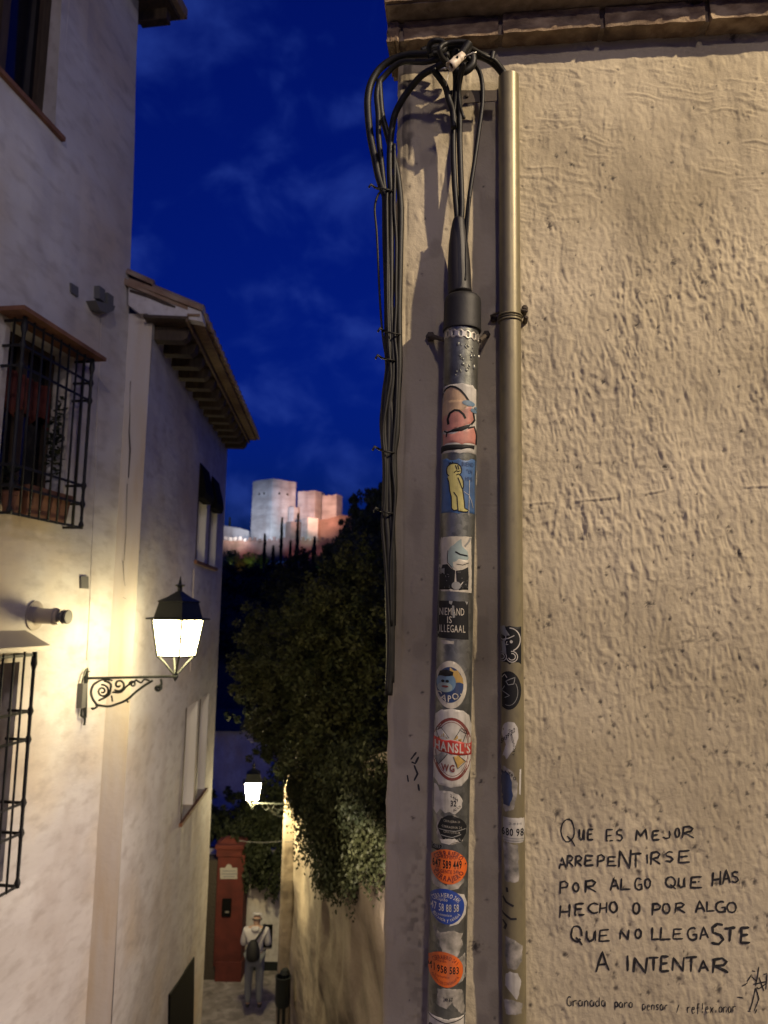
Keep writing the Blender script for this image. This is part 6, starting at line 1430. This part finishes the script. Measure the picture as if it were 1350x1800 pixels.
# ================================================================== TREES
def tree(name, blobs, nleaf, size, m, label, cat, group, seed, trunk=None, droop=0., flat=.6):
    r = random.Random(seed); cs = [(Vector(c), rad) for c, rad in blobs]
    low_ = min(c.z - q[2] for c, q in cs); base = trunk[0] if trunk else Vector((cs[0][0].x, cs[0][0].y, low_)); t = thing(name, base, label, cat, group); b = MB()
    vol = [q[0] * q[2] for c, q in cs]; tot = sum(vol)
    for (c, q), v in zip(cs, vol):
        n = int(nleaf * v / tot); nc = max(4, n // 40)
        for _ in range(nc):
            d = Vector((r.gauss(0, 1), r.gauss(0, 1), r.gauss(0, 1))).normalized() * r.random() ** .38 * r.uniform(.85, 1.22)
            p = c + Vector((d.x * q[0], d.y * q[1], d.z * q[2])); cl = r.uniform(.5, 1.3) * max(min(q) * .24, .10)
            leaves(b, p, (cl, cl, cl * (1 + droop * 1.3)), 40, size, r, flat, droop)
    mk('crown', b, M[m], t)
    b = MB()
    if trunk:
        b.tube(spline(trunk, 4), [.16 * (1 - .6 * i / (4 * (len(trunk) - 1))) for i in range(4 * (len(trunk) - 1) + 1)], 8)
        for c, q in cs: 
            s_ = trunk[-1].lerp(trunk[0], r.uniform(0, .4)); b.tube(spline([s_, s_.lerp(c, .5) + Vector((0, 0, .2)), c], 4), [.06, .055, .05, .045, .04, .035, .03, .025, .02], 6)
        mk('trunk', b, M['bark'], t)
    return t
def bl(L_): return [(PY(x, y, d), (rx / F * d, rd, rz / F * d)) for x, y, d, rx, rz, rd in L_]
tree('garden_tree', bl([(640, 1010, 9.5, 62, 70, .8), (600, 1080, 9.5, 80, 75, .9), (665, 1130, 9, 60, 90, .8), (560, 1160, 10, 80, 70, .9), (620, 1220, 9.5, 85, 80, .9), (500, 1200, 11, 70, 60, .8), (660, 1300, 9, 60, 90, .8), (580, 1300, 9.5, 75, 70, .9), (545, 1080, 10.5, 55, 50, .7), (455, 1195, 11, 44, 32, .6), (430, 1165, 11, 24, 20, .4), (460, 1110, 11.5, 42, 45, .6), (500, 1290, 11, 60, 50, .7), (455, 1270, 12, 26, 26, .5)]),
     64000, .055, 'leaf', 'large olive green tree leaning over the garden wall beside the alley', 'tree', None, 3, [PY(640, 1560, 10.5), PY(630, 1400, 10.3), PY(620, 1250, 10), PY(610, 1150, 10)])
tree('garden_tree', bl([(520, 1060, 16, 60, 60, 1.2), (470, 1130, 16, 45, 55, 1.), (530, 1160, 16, 70, 70, 1.2), (475, 1240, 16, 60, 45, 1.1), (550, 1010, 17, 60, 40, 1.), (500, 1300, 18, 40, 35, 1.2)]), 26000, .085, 'leafdark', 'dark tree behind the large olive green one', 'tree', None, 5, [PY(530, 1500, 16.5), PY(528, 1300, 16.4), PY(520, 1150, 16.2)])
tree('conifer_tree', bl([(668, 925, 15, 22, 44, .5), (642, 925, 15, 18, 40, .4), (630, 950, 15, 42, 36, .5), (672, 975, 14, 45, 40, .6), (600, 985, 15, 40, 26, .5), (655, 885, 15.3, 10, 34, .2), (625, 890, 15.3, 9, 28, .2), (672, 872, 15.2, 12, 30, .2), (607, 950, 15.3, 10, 26, .2)]), 16000, .085, 'leafpale', 'feathery conifer top rising beside the hanging cables', 'tree', None, 6, [PY(650, 1200, 15), PY(650, 1050, 15), PY(655, 930, 15)], flat=2.6)
tree('climbing_ivy', bl([(640, 1400, 8.2, 60, 70, .35), (590, 1400, 9, 60, 60, .4), (560, 1430, 10, 42, 60, .35), (610, 1480, 8.5, 70, 60, .35), (665, 1400, 6.6, 60, 60, .3), (665, 1490, 7.0, 55, 60, .3), (640, 1360, 8, 70, 50, .4), (625, 1530, 8.2, 40, 36, .25), (585, 1525, 9, 30, 42, .25), (540, 1380, 11, 38, 45, .4), (528, 1370, 12, 20, 25, .3)]), 52000, .045, 'leafivy', 'dense ivy spilling down over the garden wall', 'ivy', None, 8, droop=.9)
tree('hanging_creeper', bl([(455, 1500, 17.2, 50, 32, .3), (440, 1530, 17.2, 14, 34, .2), (468, 1540, 17.2, 16, 32, .2), (490, 1530, 17.2, 18, 36, .2), (430, 1470, 18, 60, 30, .5), (480, 1450, 18, 50, 40, .5)]), 9000, .10, 'leafdark', 'dark creeper hanging over the white wall beside the red pillar', 'creeper', None, 9, droop=.9)
tree('garden_tree', bl([(400, 1430, 22, 50, 34, 1.5), (450, 1430, 20, 60, 40, 1.5), (510, 1400, 19, 60, 60, 1.5), (390, 1480, 20, 40, 40, 1.), (545, 1300, 18, 70, 80, 1.5), (620, 1350, 15, 90, 120, 1.5)]), 14000, .14, 'leafdark', 'black mass of trees behind the far lantern', 'tree', None, 10, [PY(460, 1560, 22), PY(460, 1400, 22)])
print('objects', len(bpy.data.objects))
